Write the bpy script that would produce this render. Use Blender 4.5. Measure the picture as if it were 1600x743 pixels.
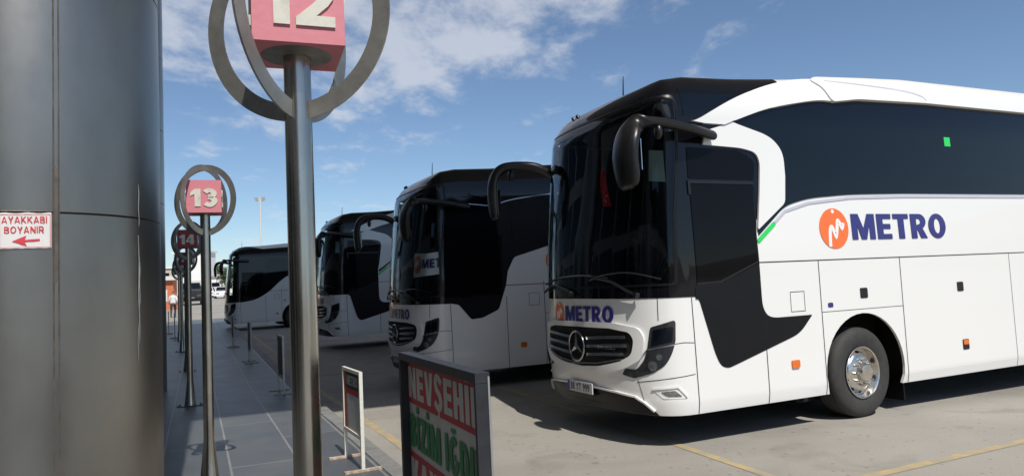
import bpy, bmesh, math, random, bisect
from mathutils import Vector, Matrix
random.seed(7)
for o in list(bpy.data.objects): bpy.data.objects.remove(o)
SC=bpy.context.scene; COL=SC.collection
R=math.radians
# ------------------------------------------------------------------ camera
CAMH=1.7253; PITCH=0.06722518; ROLL=0.04725487
cam=bpy.data.cameras.new('camera'); camo=bpy.data.objects.new('camera',cam); COL.objects.link(camo)
fw=Vector((0,math.cos(PITCH),math.sin(PITCH))); up0=Vector((0,-math.sin(PITCH),math.cos(PITCH))); rt0=Vector((1,0,0))
rt=math.cos(ROLL)*rt0-math.sin(ROLL)*up0; up=math.sin(ROLL)*rt0+math.cos(ROLL)*up0
m=Matrix.Identity(4)
for i in range(3):
    m[i][0]=rt[i]; m[i][1]=up[i]; m[i][2]=-fw[i]
m[0][3],m[1][3],m[2][3]=0,0,CAMH
camo.matrix_world=m
cam.sensor_width=36; cam.sensor_fit='HORIZONTAL'; cam.lens=1104.57/1600*36; cam.clip_start=.05; cam.clip_end=4000
SC.camera=camo
# ------------------------------------------------------------------ light
SUN_EL=R(53.7)
SDIR=Vector((.39*math.cos(SUN_EL),-.9208*math.cos(SUN_EL),math.sin(SUN_EL))).normalized()   # towards the sun
sun=bpy.data.lights.new('sun','SUN'); sun.energy=4.6; sun.angle=R(.53); sun.color=(1,.955,.88)
so=bpy.data.objects.new('sun',sun); COL.objects.link(so)
so.rotation_euler=SDIR.to_track_quat('Z','Y').to_euler()
W=bpy.data.worlds.new('World'); SC.world=W; W.use_nodes=True
nt=W.node_tree; N=nt.nodes; Lk=nt.links; N.clear()
out=N.new('ShaderNodeOutputWorld'); bg=N.new('ShaderNodeBackground'); sky=N.new('ShaderNodeTexSky')
sky.sky_type='NISHITA'; sky.sun_disc=False; sky.sun_elevation=SUN_EL
sky.sun_rotation=math.atan2(SDIR.x,SDIR.y)
sky.air_density=1.0; sky.dust_density=.7; sky.ozone_density=2.6; sky.altitude=900
tc=N.new('ShaderNodeTexCoord'); sep=N.new('ShaderNodeSeparateXYZ'); Lk.new(tc.outputs['Generated'],sep.inputs[0])
def wm(op,a,b=None,c=None):
    n=N.new('ShaderNodeMath'); n.operation=op
    for i,x in enumerate((a,b,c)):
        if x is None: continue
        if isinstance(x,(int,float)): n.inputs[i].default_value=x
        else: Lk.new(x,n.inputs[i])
    return n.outputs[0]
zc=wm('MAXIMUM',sep.outputs[2],.02)
den=wm('ADD',zc,.09)
px=wm('DIVIDE',sep.outputs[0],den); py=wm('DIVIDE',sep.outputs[1],den)
cb=N.new('ShaderNodeCombineXYZ'); Lk.new(px,cb.inputs[0]); Lk.new(py,cb.inputs[1])
def cloud_noise(scale,detail,rough,off,dist=0):
    mp=N.new('ShaderNodeMapping'); mp.inputs['Location'].default_value=off; mp.inputs['Rotation'].default_value=(0,0,.5); mp.inputs['Scale'].default_value=(1,.62,1)
    Lk.new(cb.outputs[0],mp.inputs[0])
    t=N.new('ShaderNodeTexNoise'); t.inputs['Scale'].default_value=scale; t.inputs['Detail'].default_value=detail; t.inputs['Roughness'].default_value=rough; t.inputs['Distortion'].default_value=dist
    Lk.new(mp.outputs[0],t.inputs['Vector']); return t.outputs['Fac']
n1=cloud_noise(3.1,9,.6,(3.1,1.9,0),.15)
# cloud bank: direction-dependent coverage (thick to the upper left, clear to the right)
cov=wm('ADD',wm('MULTIPLY',sep.outputs[0],-.36),.015)
cov=wm('MAXIMUM',wm('MINIMUM',cov,.075),-.18)
hi=wm('MULTIPLY',wm('SUBTRACT',zc,.29),1.1)
hi=wm('MAXIMUM',wm('MINIMUM',hi,.10),-.13)
nn=wm('ADD',wm('ADD',n1,cov),hi)
rp=N.new('ShaderNodeMapRange'); rp.inputs['From Min'].default_value=.48; rp.inputs['From Max'].default_value=.70; rp.interpolation_type='SMOOTHSTEP'
Lk.new(nn,rp.inputs['Value'])
fac=wm('MULTIPLY',rp.outputs[0],.64)
mx=N.new('ShaderNodeMix'); mx.data_type='RGBA'; Lk.new(fac,mx.inputs['Factor'])
tint=N.new('ShaderNodeMix'); tint.data_type='RGBA'; tint.blend_type='MULTIPLY'; tint.inputs['Factor'].default_value=1
Lk.new(sky.outputs[0],tint.inputs['A']); tint.inputs['B'].default_value=(1.03,1.07,1.09,1)
Lk.new(tint.outputs['Result'],mx.inputs['A']); mx.inputs['B'].default_value=(6.9,7.1,7.6,1)
Lk.new(mx.outputs['Result'],bg.inputs['Color']); bg.inputs['Strength'].default_value=.106
Lk.new(bg.outputs[0],out.inputs[0])
SC.view_settings.view_transform='Standard'; SC.view_settings.look='None'; SC.view_settings.exposure=0; SC.view_settings.gamma=1
SC.view_settings.use_curve_mapping=False
try:
    SC.cycles.max_bounces=8; SC.cycles.transparent_max_bounces=12
except Exception: pass
# ------------------------------------------------------------------ materials
def mat(name,col,rough=.5,metal=0,coat=0,noise=None,nscale=8,bump=0,bscale=60,spec=None,ior=None,stretch=None,col2=None,thr=None,emis=None,coords='Object'):
    M=bpy.data.materials.new(name); M.use_nodes=True; t=M.node_tree; b=t.nodes['Principled BSDF']
    b.inputs['Base Color'].default_value=(*col,1); b.inputs['Roughness'].default_value=rough; b.inputs['Metallic'].default_value=metal
    b.inputs['Coat Weight'].default_value=coat; b.inputs['Coat Roughness'].default_value=.04
    if spec is not None: b.inputs['Specular IOR Level'].default_value=spec
    if ior: b.inputs['IOR'].default_value=ior
    if emis: b.inputs['Emission Color'].default_value=(*emis[0],1); b.inputs['Emission Strength'].default_value=emis[1]
    tcn=t.nodes.new('ShaderNodeTexCoord'); mp=t.nodes.new('ShaderNodeMapping'); t.links.new(tcn.outputs[coords],mp.inputs[0])
    if stretch: mp.inputs['Scale'].default_value=stretch
    if noise or col2:
        nz=t.nodes.new('ShaderNodeTexNoise'); nz.inputs['Scale'].default_value=nscale; nz.inputs['Detail'].default_value=7; nz.inputs['Roughness'].default_value=.62
        t.links.new(mp.outputs[0],nz.inputs['Vector'])
        mr=t.nodes.new('ShaderNodeMapRange'); a,bb=thr or (.3,.7); mr.inputs['From Min'].default_value=a; mr.inputs['From Max'].default_value=bb
        t.links.new(nz.outputs['Fac'],mr.inputs['Value'])
        mi=t.nodes.new('ShaderNodeMix'); mi.data_type='RGBA'; t.links.new(mr.outputs[0],mi.inputs['Factor'])
        if col2: A,B=col,col2
        else: A=tuple(c*(1-noise) for c in col); B=tuple(min(1,c*(1+noise)) for c in col)
        mi.inputs['A'].default_value=(*A,1); mi.inputs['B'].default_value=(*B,1)
        t.links.new(mi.outputs['Result'],b.inputs['Base Color'])
        rr=t.nodes.new('ShaderNodeMapRange'); rr.inputs['To Min'].default_value=max(.02,rough-.08*(rough>.1)); rr.inputs['To Max'].default_value=min(1,rough+.08)
        t.links.new(nz.outputs['Fac'],rr.inputs['Value']); t.links.new(rr.outputs[0],b.inputs['Roughness'])
    if bump:
        n2=t.nodes.new('ShaderNodeTexNoise'); n2.inputs['Scale'].default_value=bscale; n2.inputs['Detail'].default_value=5
        t.links.new(mp.outputs[0],n2.inputs['Vector'])
        bp=t.nodes.new('ShaderNodeBump'); bp.inputs['Strength'].default_value=bump; bp.inputs['Distance'].default_value=.01
        t.links.new(n2.outputs['Fac'],bp.inputs['Height']); t.links.new(bp.outputs[0],b.inputs['Normal'])
    return M
def glassmat(name,tint,refl=1.5,rough=.01):
    M=bpy.data.materials.new(name); M.use_nodes=True; t=M.node_tree; t.nodes.clear()
    o=t.nodes.new('ShaderNodeOutputMaterial'); mi=t.nodes.new('ShaderNodeMixShader'); tr=t.nodes.new('ShaderNodeBsdfTransparent'); gl=t.nodes.new('ShaderNodeBsdfGlossy'); fr=t.nodes.new('ShaderNodeFresnel')
    tr.inputs[0].default_value=(*tint,1); gl.inputs['Roughness'].default_value=rough; gl.inputs[0].default_value=(.9,.95,1,1); fr.inputs[0].default_value=refl
    t.links.new(fr.outputs[0],mi.inputs[0]); t.links.new(tr.outputs[0],mi.inputs[1]); t.links.new(gl.outputs[0],mi.inputs[2]); t.links.new(mi.outputs[0],o.inputs[0])
    return M
MT={}
MT['white']=mat('white_coach_paint',(.78,.78,.765),.28,coat=.6)
MT['black']=mat('black_gloss_panel',(.004,.004,.006),.05,spec=.42)
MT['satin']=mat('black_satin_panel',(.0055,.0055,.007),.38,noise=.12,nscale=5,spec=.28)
MT['sideglass']=mat('dark_tinted_glass',(.003,.005,.009),.03,nscale=1.5,spec=.38,bump=.05,bscale=.7)
MT['wsglass']=glassmat('windscreen_glass',(.93,.97,.96),refl=1.40)
MT['cabglass']=mat('driver_window_glass',(.004,.004,.005),.03,spec=.16)
MT['emblem']=mat('dark_chrome',(.42,.42,.43),.18,metal=1)
MT['rubber']=mat('tyre_rubber',(.035,.034,.033),.75,noise=.25,nscale=9,bump=.3,bscale=70)
MT['chrome']=mat('polished_rim',(.70,.67,.62),.24,metal=1,noise=.08,nscale=20,bump=.05,bscale=30)
MT['trim']=mat('silver_trim',(.72,.72,.72),.22,metal=1)
MT['plastic']=mat('mirror_plastic',(.009,.009,.010),.34,noise=.2,nscale=20,bump=.08,bscale=250)
MT['dark']=mat('dark_underbody',(.006,.006,.006),.9)
MT['lining']=mat('cabin_lining_grey',(.022,.023,.026),.85,noise=.2,nscale=6)
MT['seat']=mat('seat_fabric',(.06,.065,.085),.9,noise=.3,nscale=40)
MT['gap']=mat('panel_gap_black',(.03,.03,.03),.8)
MT['orange']=mat('marker_orange',(.75,.16,.015),.3,coat=.5,noise=.1)
MT['logo_orange']=mat('logo_orange',(.85,.16,.025),.35,coat=.4)
MT['logo_blue']=mat('logo_blue',(.025,.025,.17),.35,coat=.4)
MT['logo_white']=mat('decal_white',(.8,.8,.8),.4)
MT['lampglass']=mat('lamp_reflector',(.34,.35,.36),.12,metal=.9,noise=.6,nscale=25)
MT['hl']=mat('headlamp_black_lens',(.02,.021,.025),.05,coat=1,noise=.3,nscale=9)
MT['plate']=mat('number_plate_white',(.55,.56,.58),.5,noise=.1,nscale=30)
MT['plateblue']=mat('number_plate_blue',(.02,.06,.35),.4)
MT['ink']=mat('black_ink',(.02,.02,.02),.5)
MT['green']=mat('green_decal',(.03,.62,.12),.4)
MT['lav']=mat('grey_lavender_trim',(.50,.50,.58),.35,noise=.05)
MT['red_cloth']=mat('red_pennant_cloth',(.75,.02,.02),.8,noise=.2,nscale=30)
MT['lightpatch']=mat('light_patch_film',(.16,.22,.20),.6,noise=.08)
MT['mirrorglass']=mat('mirror_glass',(.8,.82,.85),.03,metal=1)
# brushed steel with vertical brush marks
MT['steel']=mat('brushed_steel',(.325,.302,.265),.35,metal=1,noise=.16,nscale=1.3,stretch=(1,1,.6),bump=.35,bscale=2.6)
MT['steelpole']=mat('pole_steel',(.46,.42,.36),.22,metal=1,noise=.2,nscale=9,stretch=(1,1,.3),bump=.04,bscale=60)
MT['steelring']=mat('ring_steel_weathered',(.38,.37,.335),.45,metal=.85,noise=.22,nscale=7,bump=.05,bscale=80)
MT['seam']=mat('steel_joint',(.17,.145,.12),.5,metal=.6,noise=.3,nscale=15)
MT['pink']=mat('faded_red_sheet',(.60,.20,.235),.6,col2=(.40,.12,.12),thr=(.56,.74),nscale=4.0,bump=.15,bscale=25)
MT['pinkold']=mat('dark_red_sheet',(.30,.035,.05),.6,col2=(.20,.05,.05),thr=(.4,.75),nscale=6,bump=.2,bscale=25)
MT['numeral']=mat('weathered_numeral',(.62,.60,.52),.6,col2=(.42,.38,.30),thr=(.5,.8),nscale=14)
# ------------------------------------------------------------------ mesh helpers
def link(name,me,parent=None,m=None):
    o=bpy.data.objects.new(name,me); COL.objects.link(o)
    if parent: o.parent=parent
    if m is not None:
        for x in (m if isinstance(m,(list,tuple)) else [m]): me.materials.append(x)
    return o
def obj(name,bm,m,parent=None,smooth=None,bevel=0):
    if bevel: bmesh.ops.bevel(bm,geom=[e for e in bm.edges if len(e.link_faces)==2 and e.calc_face_angle(0)>.7],offset=bevel,segments=2,affect='EDGES',profile=.6,clamp_overlap=True)
    bmesh.ops.recalc_face_normals(bm,faces=bm.faces)
    me=bpy.data.meshes.new(name); bm.to_mesh(me); bm.free()
    if smooth:
        for p in me.polygons: p.use_smooth=True
        me.set_sharp_from_angle(angle=R(smooth))
    return link(name,me,parent,m)
def thing(name,label,cat,loc=(0,0,0),rz=0,group=None):
    o=bpy.data.objects.new(name,None); COL.objects.link(o); o.empty_display_size=.2
    o.location=loc; o.rotation_euler=(0,0,rz); tag(o,label,cat,group); return o
def tag(o,label=None,cat=None,group=None,kind=None):
    if label: o['label']=label
    if cat: o['category']=cat
    if group: o['group']=group
    if kind: o['kind']=kind
    return o
def copy_tree(o,parent=None,skip=()):
    c=o.copy(); COL.objects.link(c); c.parent=parent
    for ch in list(o.children):
        if ch.name.split('.')[0] in skip: continue
        copy_tree(ch,c,skip)
    return c
def bx(bm,x0,x1,y0,y1,z0,z1):
    vs=[bm.verts.new(p) for p in ((x0,y0,z0),(x1,y0,z0),(x1,y1,z0),(x0,y1,z0),(x0,y0,z1),(x1,y0,z1),(x1,y1,z1),(x0,y1,z1))]
    for f in ((0,3,2,1),(4,5,6,7),(0,1,5,4),(1,2,6,5),(2,3,7,6),(3,0,4,7)): bm.faces.new([vs[i] for i in f])
    return vs
def box(name,x0,x1,y0,y1,z0,z1,m,parent=None,bevel=0):
    bm=bmesh.new(); bx(bm,x0,x1,y0,y1,z0,z1); return obj(name,bm,m,parent,smooth=30 if bevel else None,bevel=bevel)
def ext(bm,pts,vec):
    """solid from a closed 3-D outline pushed along vec"""
    v=Vector(vec); a=[bm.verts.new(p) for p in pts]; b=[bm.verts.new(Vector(p)+v) for p in pts]
    n=len(a); bm.faces.new(a); bm.faces.new(b[::-1])
    for i in range(n): bm.faces.new((a[i],b[i],b[(i+1)%n],a[(i+1)%n]))
def lathe(bm,prof,seg=32,axis='Z',c=(0,0,0),a0=0,a1=2*math.pi):
    full=abs(a1-a0-2*math.pi)<1e-6; n=seg if full else seg+1; rings=[]
    for r_,h_ in prof:
        ring=[]
        for i in range(n):
            a=a0+(a1-a0)*i/seg; x,y=r_*math.cos(a),r_*math.sin(a)
            p={'Z':(x,y,h_),'Y':(x,h_,y),'X':(h_,x,y)}[axis]
            ring.append(bm.verts.new((p[0]+c[0],p[1]+c[1],p[2]+c[2])))
        rings.append(ring)
    for A,B in zip(rings,rings[1:]):
        for i in range(seg):
            j=(i+1)%n; bm.faces.new((A[i],A[j],B[j],B[i]))
    return rings
def cyl(bm,r_,z0,z1,seg=24,axis='Z',c=(0,0,0),r2=None):
    rr=lathe(bm,[(r_,z0),(r_ if r2 is None else r2,z1)],seg,axis,c); bm.faces.new(rr[0][::-1]); bm.faces.new(rr[1])
def tube(bm,pts,rad,seg=12,flat=None,flatdir=None,caps=True):
    """swept tube; rad scalar/list (or (a,b) ellipse radii: a along flatdir, b across)"""
    P=[Vector(p) for p in pts]; n=len(P); rings=[]
    ref=Vector(flatdir) if flatdir else Vector((0,0,1))
    for i in range(n):
        t=(P[min(i+1,n-1)]-P[max(i-1,0)]).normalized()
        a=ref-t*ref.dot(t)
        if a.length<1e-3: a=Vector((1,0,0))-t*t.x
        a.normalize(); b=t.cross(a)
        rr=rad[i] if isinstance(rad,list) else rad
        ra,rb=rr if isinstance(rr,tuple) else (rr,rr)
        rings.append([bm.verts.new(P[i]+a*ra*math.cos(2*math.pi*k/seg)+b*rb*math.sin(2*math.pi*k/seg)) for k in range(seg)])
    for A,B in zip(rings,rings[1:]):
        for i in range(seg): bm.faces.new((A[i],A[(i+1)%seg],B[(i+1)%seg],B[i]))
    if caps: bm.faces.new(rings[0][::-1]); bm.faces.new(rings[-1])
def spline(pts,k=6):
    """Catmull-Rom through tuples of any length"""
    o=[];n=len(pts)
    for i in range(n-1):
        p0,p1,p2,p3=pts[max(i-1,0)],pts[i],pts[i+1],pts[min(i+2,n-1)]
        for j in range(k):
            t=j/k
            o.append(tuple(.5*((2*b)+(c-a)*t+(2*a-5*b+4*c-d)*t*t+(-a+3*b-3*c+d)*t**3) for a,b,c,d in zip(p0,p1,p2,p3)))
    o.append(tuple(pts[-1])); return o
def rnd(pts,r=.04,k=5):
    """round every corner of a closed 2-D outline; a third number overrides the radius"""
    o=[];n=len(pts)
    for i in range(n):
        p=Vector(pts[i][:2]); a=Vector(pts[i-1][:2]); b=Vector(pts[(i+1)%n][:2]); rr=pts[i][2] if len(pts[i])>2 else r
        da,db=a-p,b-p; ra=min(rr,da.length*.45); rb=min(rr,db.length*.45)
        if rr<=0: o.append((p.x,p.y)); continue
        A=p+da.normalized()*ra; B=p+db.normalized()*rb
        for j in range(k+1):
            t=j/k; q=A*(1-t)**2+p*2*t*(1-t)+B*t*t; o.append((q.x,q.y))
    return o
# text as 2-D mesh ---------------------------------------------------------
def text_mesh(s,bold=.0,shear=0,depth=0,serif=False):
    cu=bpy.data.curves.new('lettering','FONT'); cu.body=s; cu.size=1; cu.offset=bold; cu.shear=shear; cu.resolution_u=4; cu.extrude=depth; cu.space_character=1+bold*2.6
    o=bpy.data.objects.new('lettering',cu); COL.objects.link(o)
    dg=bpy.context.evaluated_depsgraph_get(); me=bpy.data.meshes.new_from_object(o.evaluated_get(dg))
    bpy.data.objects.remove(o); bpy.data.curves.remove(cu); return me
def text_obj(name,s,fn,w,h,m,parent=None,bold=.02,shear=0,th=.003,flip=False):
    """lettering fitted to the box w x h; fn(x,y,depth) -> 3-D point, x,y measured from the box's lower left"""
    me=text_mesh(s,bold,shear,depth=1.0)
    xs=[v.co.x for v in me.vertices]; ys=[v.co.y for v in me.vertices]
    x0,x1,y0,y1=min(xs),max(xs),min(ys),max(ys)
    for v in me.vertices:
        v.co=Vector(fn((v.co.x-x0)/(x1-x0)*w,(v.co.y-y0)/(y1-y0)*h,th if v.co.z>0 else 0))
    me.name=name; me.materials.clear()
    return link(name,me,parent,m)
NEX=2.7;DFR=0.62;SF=-3.07;HW=1.275
def _tab():
    pts=[];N=400
    for i in range(N+1):
        a=math.pi*i/N;c=-math.cos(a);s_=math.sin(a)
        pts.append((math.copysign(abs(c)**(2/NEX),c),abs(s_)**(2/NEX)))
    L=[0]
    for i in range(N): L.append(L[-1]+math.hypot((pts[i+1][0]-pts[i][0])*HW,(pts[i+1][1]-pts[i][1])*DFR))
    return pts,L
_P,_L=_tab();LF=_L[-1]
NEX,_N0=2.3,NEX
_P2,_L2=_tab();NEX=_N0
def interp(x,tb):
    if x<=tb[0][0]: return tb[0][1]
    for (a,b),(c,d) in zip(tb,tb[1:]):
        if x<=c: return b+(d-b)*(x-a)/(c-a)
    return tb[-1][1]
def front_1(q,P,L):
    x=min(max(q,0),1)*L[-1];i=min(max(bisect.bisect_left(L,x),1),len(L)-1)
    f=(x-L[i-1])/(L[i]-L[i-1]+1e-12);a,b=P[i-1],P[i]
    return a[0]+(b[0]-a[0])*f,a[1]+(b[1]-a[1])*f
def front_cs(q,k=0):
    a=front_1(q,_P,_L)
    if k<=0: return a
    b=front_1(q,_P2,_L2);return a[0]+(b[0]-a[0])*k,a[1]+(b[1]-a[1])*k
RISE=[(-3.1,-.02),(-2.55,.03),(-2.2,.10),(-1.4,.14),(-.3,.24),(1.5,.34),(3.7,.40),(12,.40)]
LEAN=[(.3,.08),(.5,.02),(.8,0),(1.45,.02),(2.2,.07),(3.4,.22)]
VTOP=4.06
def bus_surf(u,v,off=0.0):
    inset=0.0;z=v;A=0.0
    if v>1.9: inset=.05*min(1,(v-1.9)/1.5)
    if v<.45: inset=.03*(.45-v)/.15
    lean=interp(v,LEAN)
    if v>3.4:
        A=min(1,(v-3.4)/.66)*math.pi/2
        inset=.05+.28*(1-math.cos(A))
        lean=.22+.38*(1-math.cos(A))
    hw=HW-inset
    if u>=0: s=SF+DFR+u;w=HW-hw
    elif u<-LF: s=SF+DFR+(-LF-u);w=HW+hw
    else:
        c,sn=front_cs(-u/LF,0 if v<3.3 else min(1,(v-3.3)/.7));w=HW+hw*c;s=SF+DFR-sn*(DFR-lean) 
    if v>3.4: z=3.4+(.42+interp(s,RISE))*math.sin(A)
    return (s,w,z)
def bus_pt(u,v,off=0.0):
    p=bus_surf(u,v)
    if off==0: return p
    n=bus_nrm(u,v);return (p[0]+n[0]*off,p[1]+n[1]*off,p[2]+n[2]*off)
def bus_nrm(u,v):
    e=.01;a=bus_surf(u-e,v);b=bus_surf(u+e,v);c=bus_surf(u,v-e);d=bus_surf(u,v+e)
    du=[b[i]-a[i] for i in range(3)];dv=[d[i]-c[i] for i in range(3)]
    n=(du[1]*dv[2]-du[2]*dv[1],du[2]*dv[0]-du[0]*dv[2],du[0]*dv[1]-du[1]*dv[0])
    l=math.sqrt(sum(k*k for k in n)) or 1
    return tuple(k/l for k in n)
# ------------------------------------------------------------------ coach body surface: u runs round the plan, v up the section
from bisect import bisect_left
SEAMN={'n':0}
def pin(pt,poly):
    x,y=pt;c=False;n=len(poly)
    for i in range(n):
        (x1,y1),(x2,y2)=poly[i],poly[i-1]
        if (y1>y)!=(y2>y) and x<(x2-x1)*(y-y1)/(y2-y1+1e-12)+x1: c=not c
    return c
def patch(name,outs,off,m,parent,skirt=.012,gu=.09,gv=.07):
    bm=bmesh.new()
    if not isinstance(outs[0][0],(tuple,list)): outs=[outs]
    es=[]
    for ol in outs:
        vs=[bm.verts.new((a,b,0)) for a,b in ol]
        for i in range(len(vs)): es.append(bm.edges.new((vs[i],vs[(i+1)%len(vs)])))
    bmesh.ops.triangle_fill(bm,use_beauty=True,use_dissolve=False,edges=es)
    for f in list(bm.faces):
        c=f.calc_center_median()
        if any(pin((c.x,c.y),h_) for h_ in outs[1:]): bm.faces.remove(f)
    for f in bm.faces:
        f.normal_update()
        if f.normal.z<0: f.normal_flip()
    us=[v.co.x for v in bm.verts]; vs_=[v.co.y for v in bm.verts]; u0,u1,v0,v1=min(us),max(us),min(vs_),max(vs_)
    ul=[];x=-LF
    while x<=0: ul.append(x); x+=gu
    if v1>3.3:
        x=.25
        while x<4: ul.append(x); x+=.35
    ul+=[0,-.03,-.06,-LF+.03]+[-LF-k for k in (0,.4,.8,1.4)]
    vl=[.45,.5,.8,1.1,1.45,1.9,2.2,2.6,3.0]; x=3.4
    while x<4.06: vl.append(x); x+=gv
    for a in ul:
        if u0<a<u1: bmesh.ops.bisect_plane(bm,geom=bm.verts[:]+bm.edges[:]+bm.faces[:],plane_co=(a,0,0),plane_no=(1,0,0),dist=1e-5)
    for a in vl:
        if v0<a<v1: bmesh.ops.bisect_plane(bm,geom=bm.verts[:]+bm.edges[:]+bm.faces[:],plane_co=(0,a,0),plane_no=(0,1,0),dist=1e-5)
    nrm={}
    bm.verts.index_update()
    for v in bm.verts:
        nrm[v]=Vector(bus_nrm(v.co.x,v.co.y))
    be=[e for e in bm.edges if len(e.link_faces)==1]
    top=list(bm.faces); inner={}
    for e in be:
        for v in e.verts:
            if v not in inner: inner[v]=None
    newp={v:Vector(bus_surf(v.co.x,v.co.y))+nrm[v]*off for v in bm.verts}
    if skirt:
        for v in list(inner):
            w=bm.verts.new(newp[v]-nrm[v]*skirt); inner[v]=w
        sk=[]
        for e in be:
            l=e.link_faces[0].loops[0]
            f=e.link_faces[0]
            for lo in f.loops:
                if lo.edge==e: a,b=lo.vert,lo.link_loop_next.vert
            sk.append(bm.faces.new((b,a,inner[a],inner[b])))
    for v,p_ in newp.items(): v.co=p_
    bm.normal_update()
    order=list(bm.faces); tops=set(top)
    ln=[]
    for f in order:
        for lo in f.loops: ln.append(tuple(nrm[lo.vert]) if f in tops else tuple(f.normal))
    me=bpy.data.meshes.new(name); bm.to_mesh(me); bm.free()
    for p_ in me.polygons: p_.use_smooth=True
    me.normals_split_custom_set(ln)
    return link(name,me,parent,m)
def strip(pts,w):
    """constant width ribbon outline along an open polyline"""
    n=len(pts);L=[];Rr=[]
    for i in range(n):
        p=Vector(pts[i]); a=Vector(pts[max(i-1,0)]); b=Vector(pts[min(i+1,n-1)])
        d1=(p-a).normalized() if i else (b-p).normalized(); d2=(b-p).normalized() if i<n-1 else d1
        t=(d1+d2).normalized(); nn=Vector((-t.y,t.x)); k=min(1/max(.35,nn.dot(Vector((-d1.y,d1.x)))),2.2)
        L.append(tuple(p+nn*w/2*k)); Rr.append(tuple(p-nn*w/2*k))
    return Rr+L[::-1]
def join(name,objs,parent,ms=None):
    """merge several meshes of one part into one object"""
    bm=bmesh.new(); mats=[]
    me=bpy.data.meshes.new(name)
    vs=[];fs=[];mi=[];ln=[]
    for o in objs:
        d=o.data; base=len(vs); vs+=[tuple(v.co) for v in d.vertices]
        mm=d.materials[0]
        if mm not in mats: mats.append(mm)
        k=mats.index(mm); cn=d.corner_normals
        for p_ in d.polygons:
            fs.append([base+i for i in p_.vertices]); mi.append(k)
            ln+=[tuple(cn[l].vector) for l in p_.loop_indices]
    bm.free(); me.from_pydata(vs,[],fs)
    for x in mats: me.materials.append(x)
    for p_,k in zip(me.polygons,mi): p_.material_index=k; p_.use_smooth=True
    me.normals_split_custom_set(ln)
    for o in objs:
        d=o.data; bpy.data.objects.remove(o); bpy.data.meshes.remove(d)
    return link(name,me,parent)
def mir(pts): return [(-LF-p[0],)+tuple(p[1:]) for p in pts][::-1]
def circ(cu,cv,r_,n=32,a0=0,a1=360,ry=None): return [(cu+r_*math.cos(R(a0+(a1-a0)*i/n)),cv+(ry or r_)*math.sin(R(a0+(a1-a0)*i/n))) for i in range(n if a1-a0==360 else n+1)]
def logo(parent,cu,cv,r_,off):
    c=patch('roundel',circ(cu,cv,r_,40),off,MT['logo_orange'],parent,skirt=.003)
    st=[(-.42,-1.0),(-.34,-.15),(-.18,.08),(.02,-.32),(.10,-.42),(.22,.05),(.30,.42),(.44,.30),(.60,.02),(.72,.30)]
    pts=spline([(cu+a*r_*.9,cv+b*r_*.9) for a,b in st],4)
    patch('roundel_stroke',strip(pts,r_*.20),off+.003,MT['logo_white'],c,skirt=.003)
    patch('roundel_dot',circ(cu-.02*r_,cv+.84*r_,r_*.10,14),off+.003,MT['logo_white'],c,skirt=.003)
    return c
UMX=11.7; WH=[2.48,8.6]
def mk_wheel():
    bm=bmesh.new(); R0=.522
    prof=[(.29,.03),(.335,.008),(.40,-.008),(.455,-.004),(.49,.012),(.508,.03),(.519,.05)]
    for g in (.085,.13,.175,.22): prof+=[(.522,g-.012),(.510,g-.009),(.510,g+.001),(.522,g+.004)]
    prof+=[(.519,.262),(.505,.29),(.455,.31),(.335,.302),(.29,.28)]
    lathe(bm,prof,72,'Y',(0,0,0))
    ty=obj('wheel',bm,MT['rubber'],None,smooth=40)
    bm=bmesh.new()
    lathe(bm,[(.30,.012),(.302,.004),(.296,.0),(.285,.008),(.281,.03),(.276,.075),(.268,.095),(.250,.092),(.215,.045),(.185,.026),(.165,.022),(.125,.020),(.112,.012),(.106,-.030),(.092,-.052),(.05,-.060),(0.001,-.061)],64,'Y')
    for f in bm.faces: f.material_index=0
    def disc(a,rc,y,r1,dep,seg,ix,tilt=0):
        c=(rc*math.cos(a),y,rc*math.sin(a)); n0=len(bm.faces)
        rr=lathe(bm,[(r1,dep),(r1*.96,-dep),(0.0005,-dep*1.05)],seg,'Y',c); bm.faces.ensure_lookup_table()
        for f in list(bm.faces)[n0:]: f.material_index=ix
    for k in range(10):
        a=2*math.pi*(k+.5)/10
        # hand holes: dark ovals seated on the cone of the disc
        er=Vector((math.cos(a),0,math.sin(a))); et=Vector((-math.sin(a),0,math.cos(a))); cone=Vector((0,.80,0))*1+er*.60
        cc=er*.2335+Vector((0,.066,0)); nn=Vector((0,-.62,0))+er*.78*-.0
        sl=(er*.035+Vector((0,.047,0))).normalized(); nrm_=sl.cross(et).normalized(); nrm_=nrm_ if nrm_.y<0 else -nrm_
        vs=[bm.verts.new(cc+nrm_*.003+et*.026*math.cos(2*math.pi*i/16)+sl*.022*math.sin(2*math.pi*i/16)) for i in range(16)]
        f=bm.faces.new(vs); f.material_index=1
    for k in range(10):
        a=2*math.pi*k/10; disc(a,.148,.006,.0165,.016,10,0)
        disc(a,.148,-.022,.010,.014,8,0)
    bmesh.ops.recalc_face_normals(bm,faces=[f for f in bm.faces if f.material_index==0])
    me=bpy.data.meshes.new('rim'); bm.to_mesh(me); bm.free()
    for p_ in me.polygons: p_.use_smooth=True
    me.set_sharp_from_angle(angle=R(35))
    rim=link('rim',me,ty,[MT['chrome'],MT['dark']])
    return ty
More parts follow.
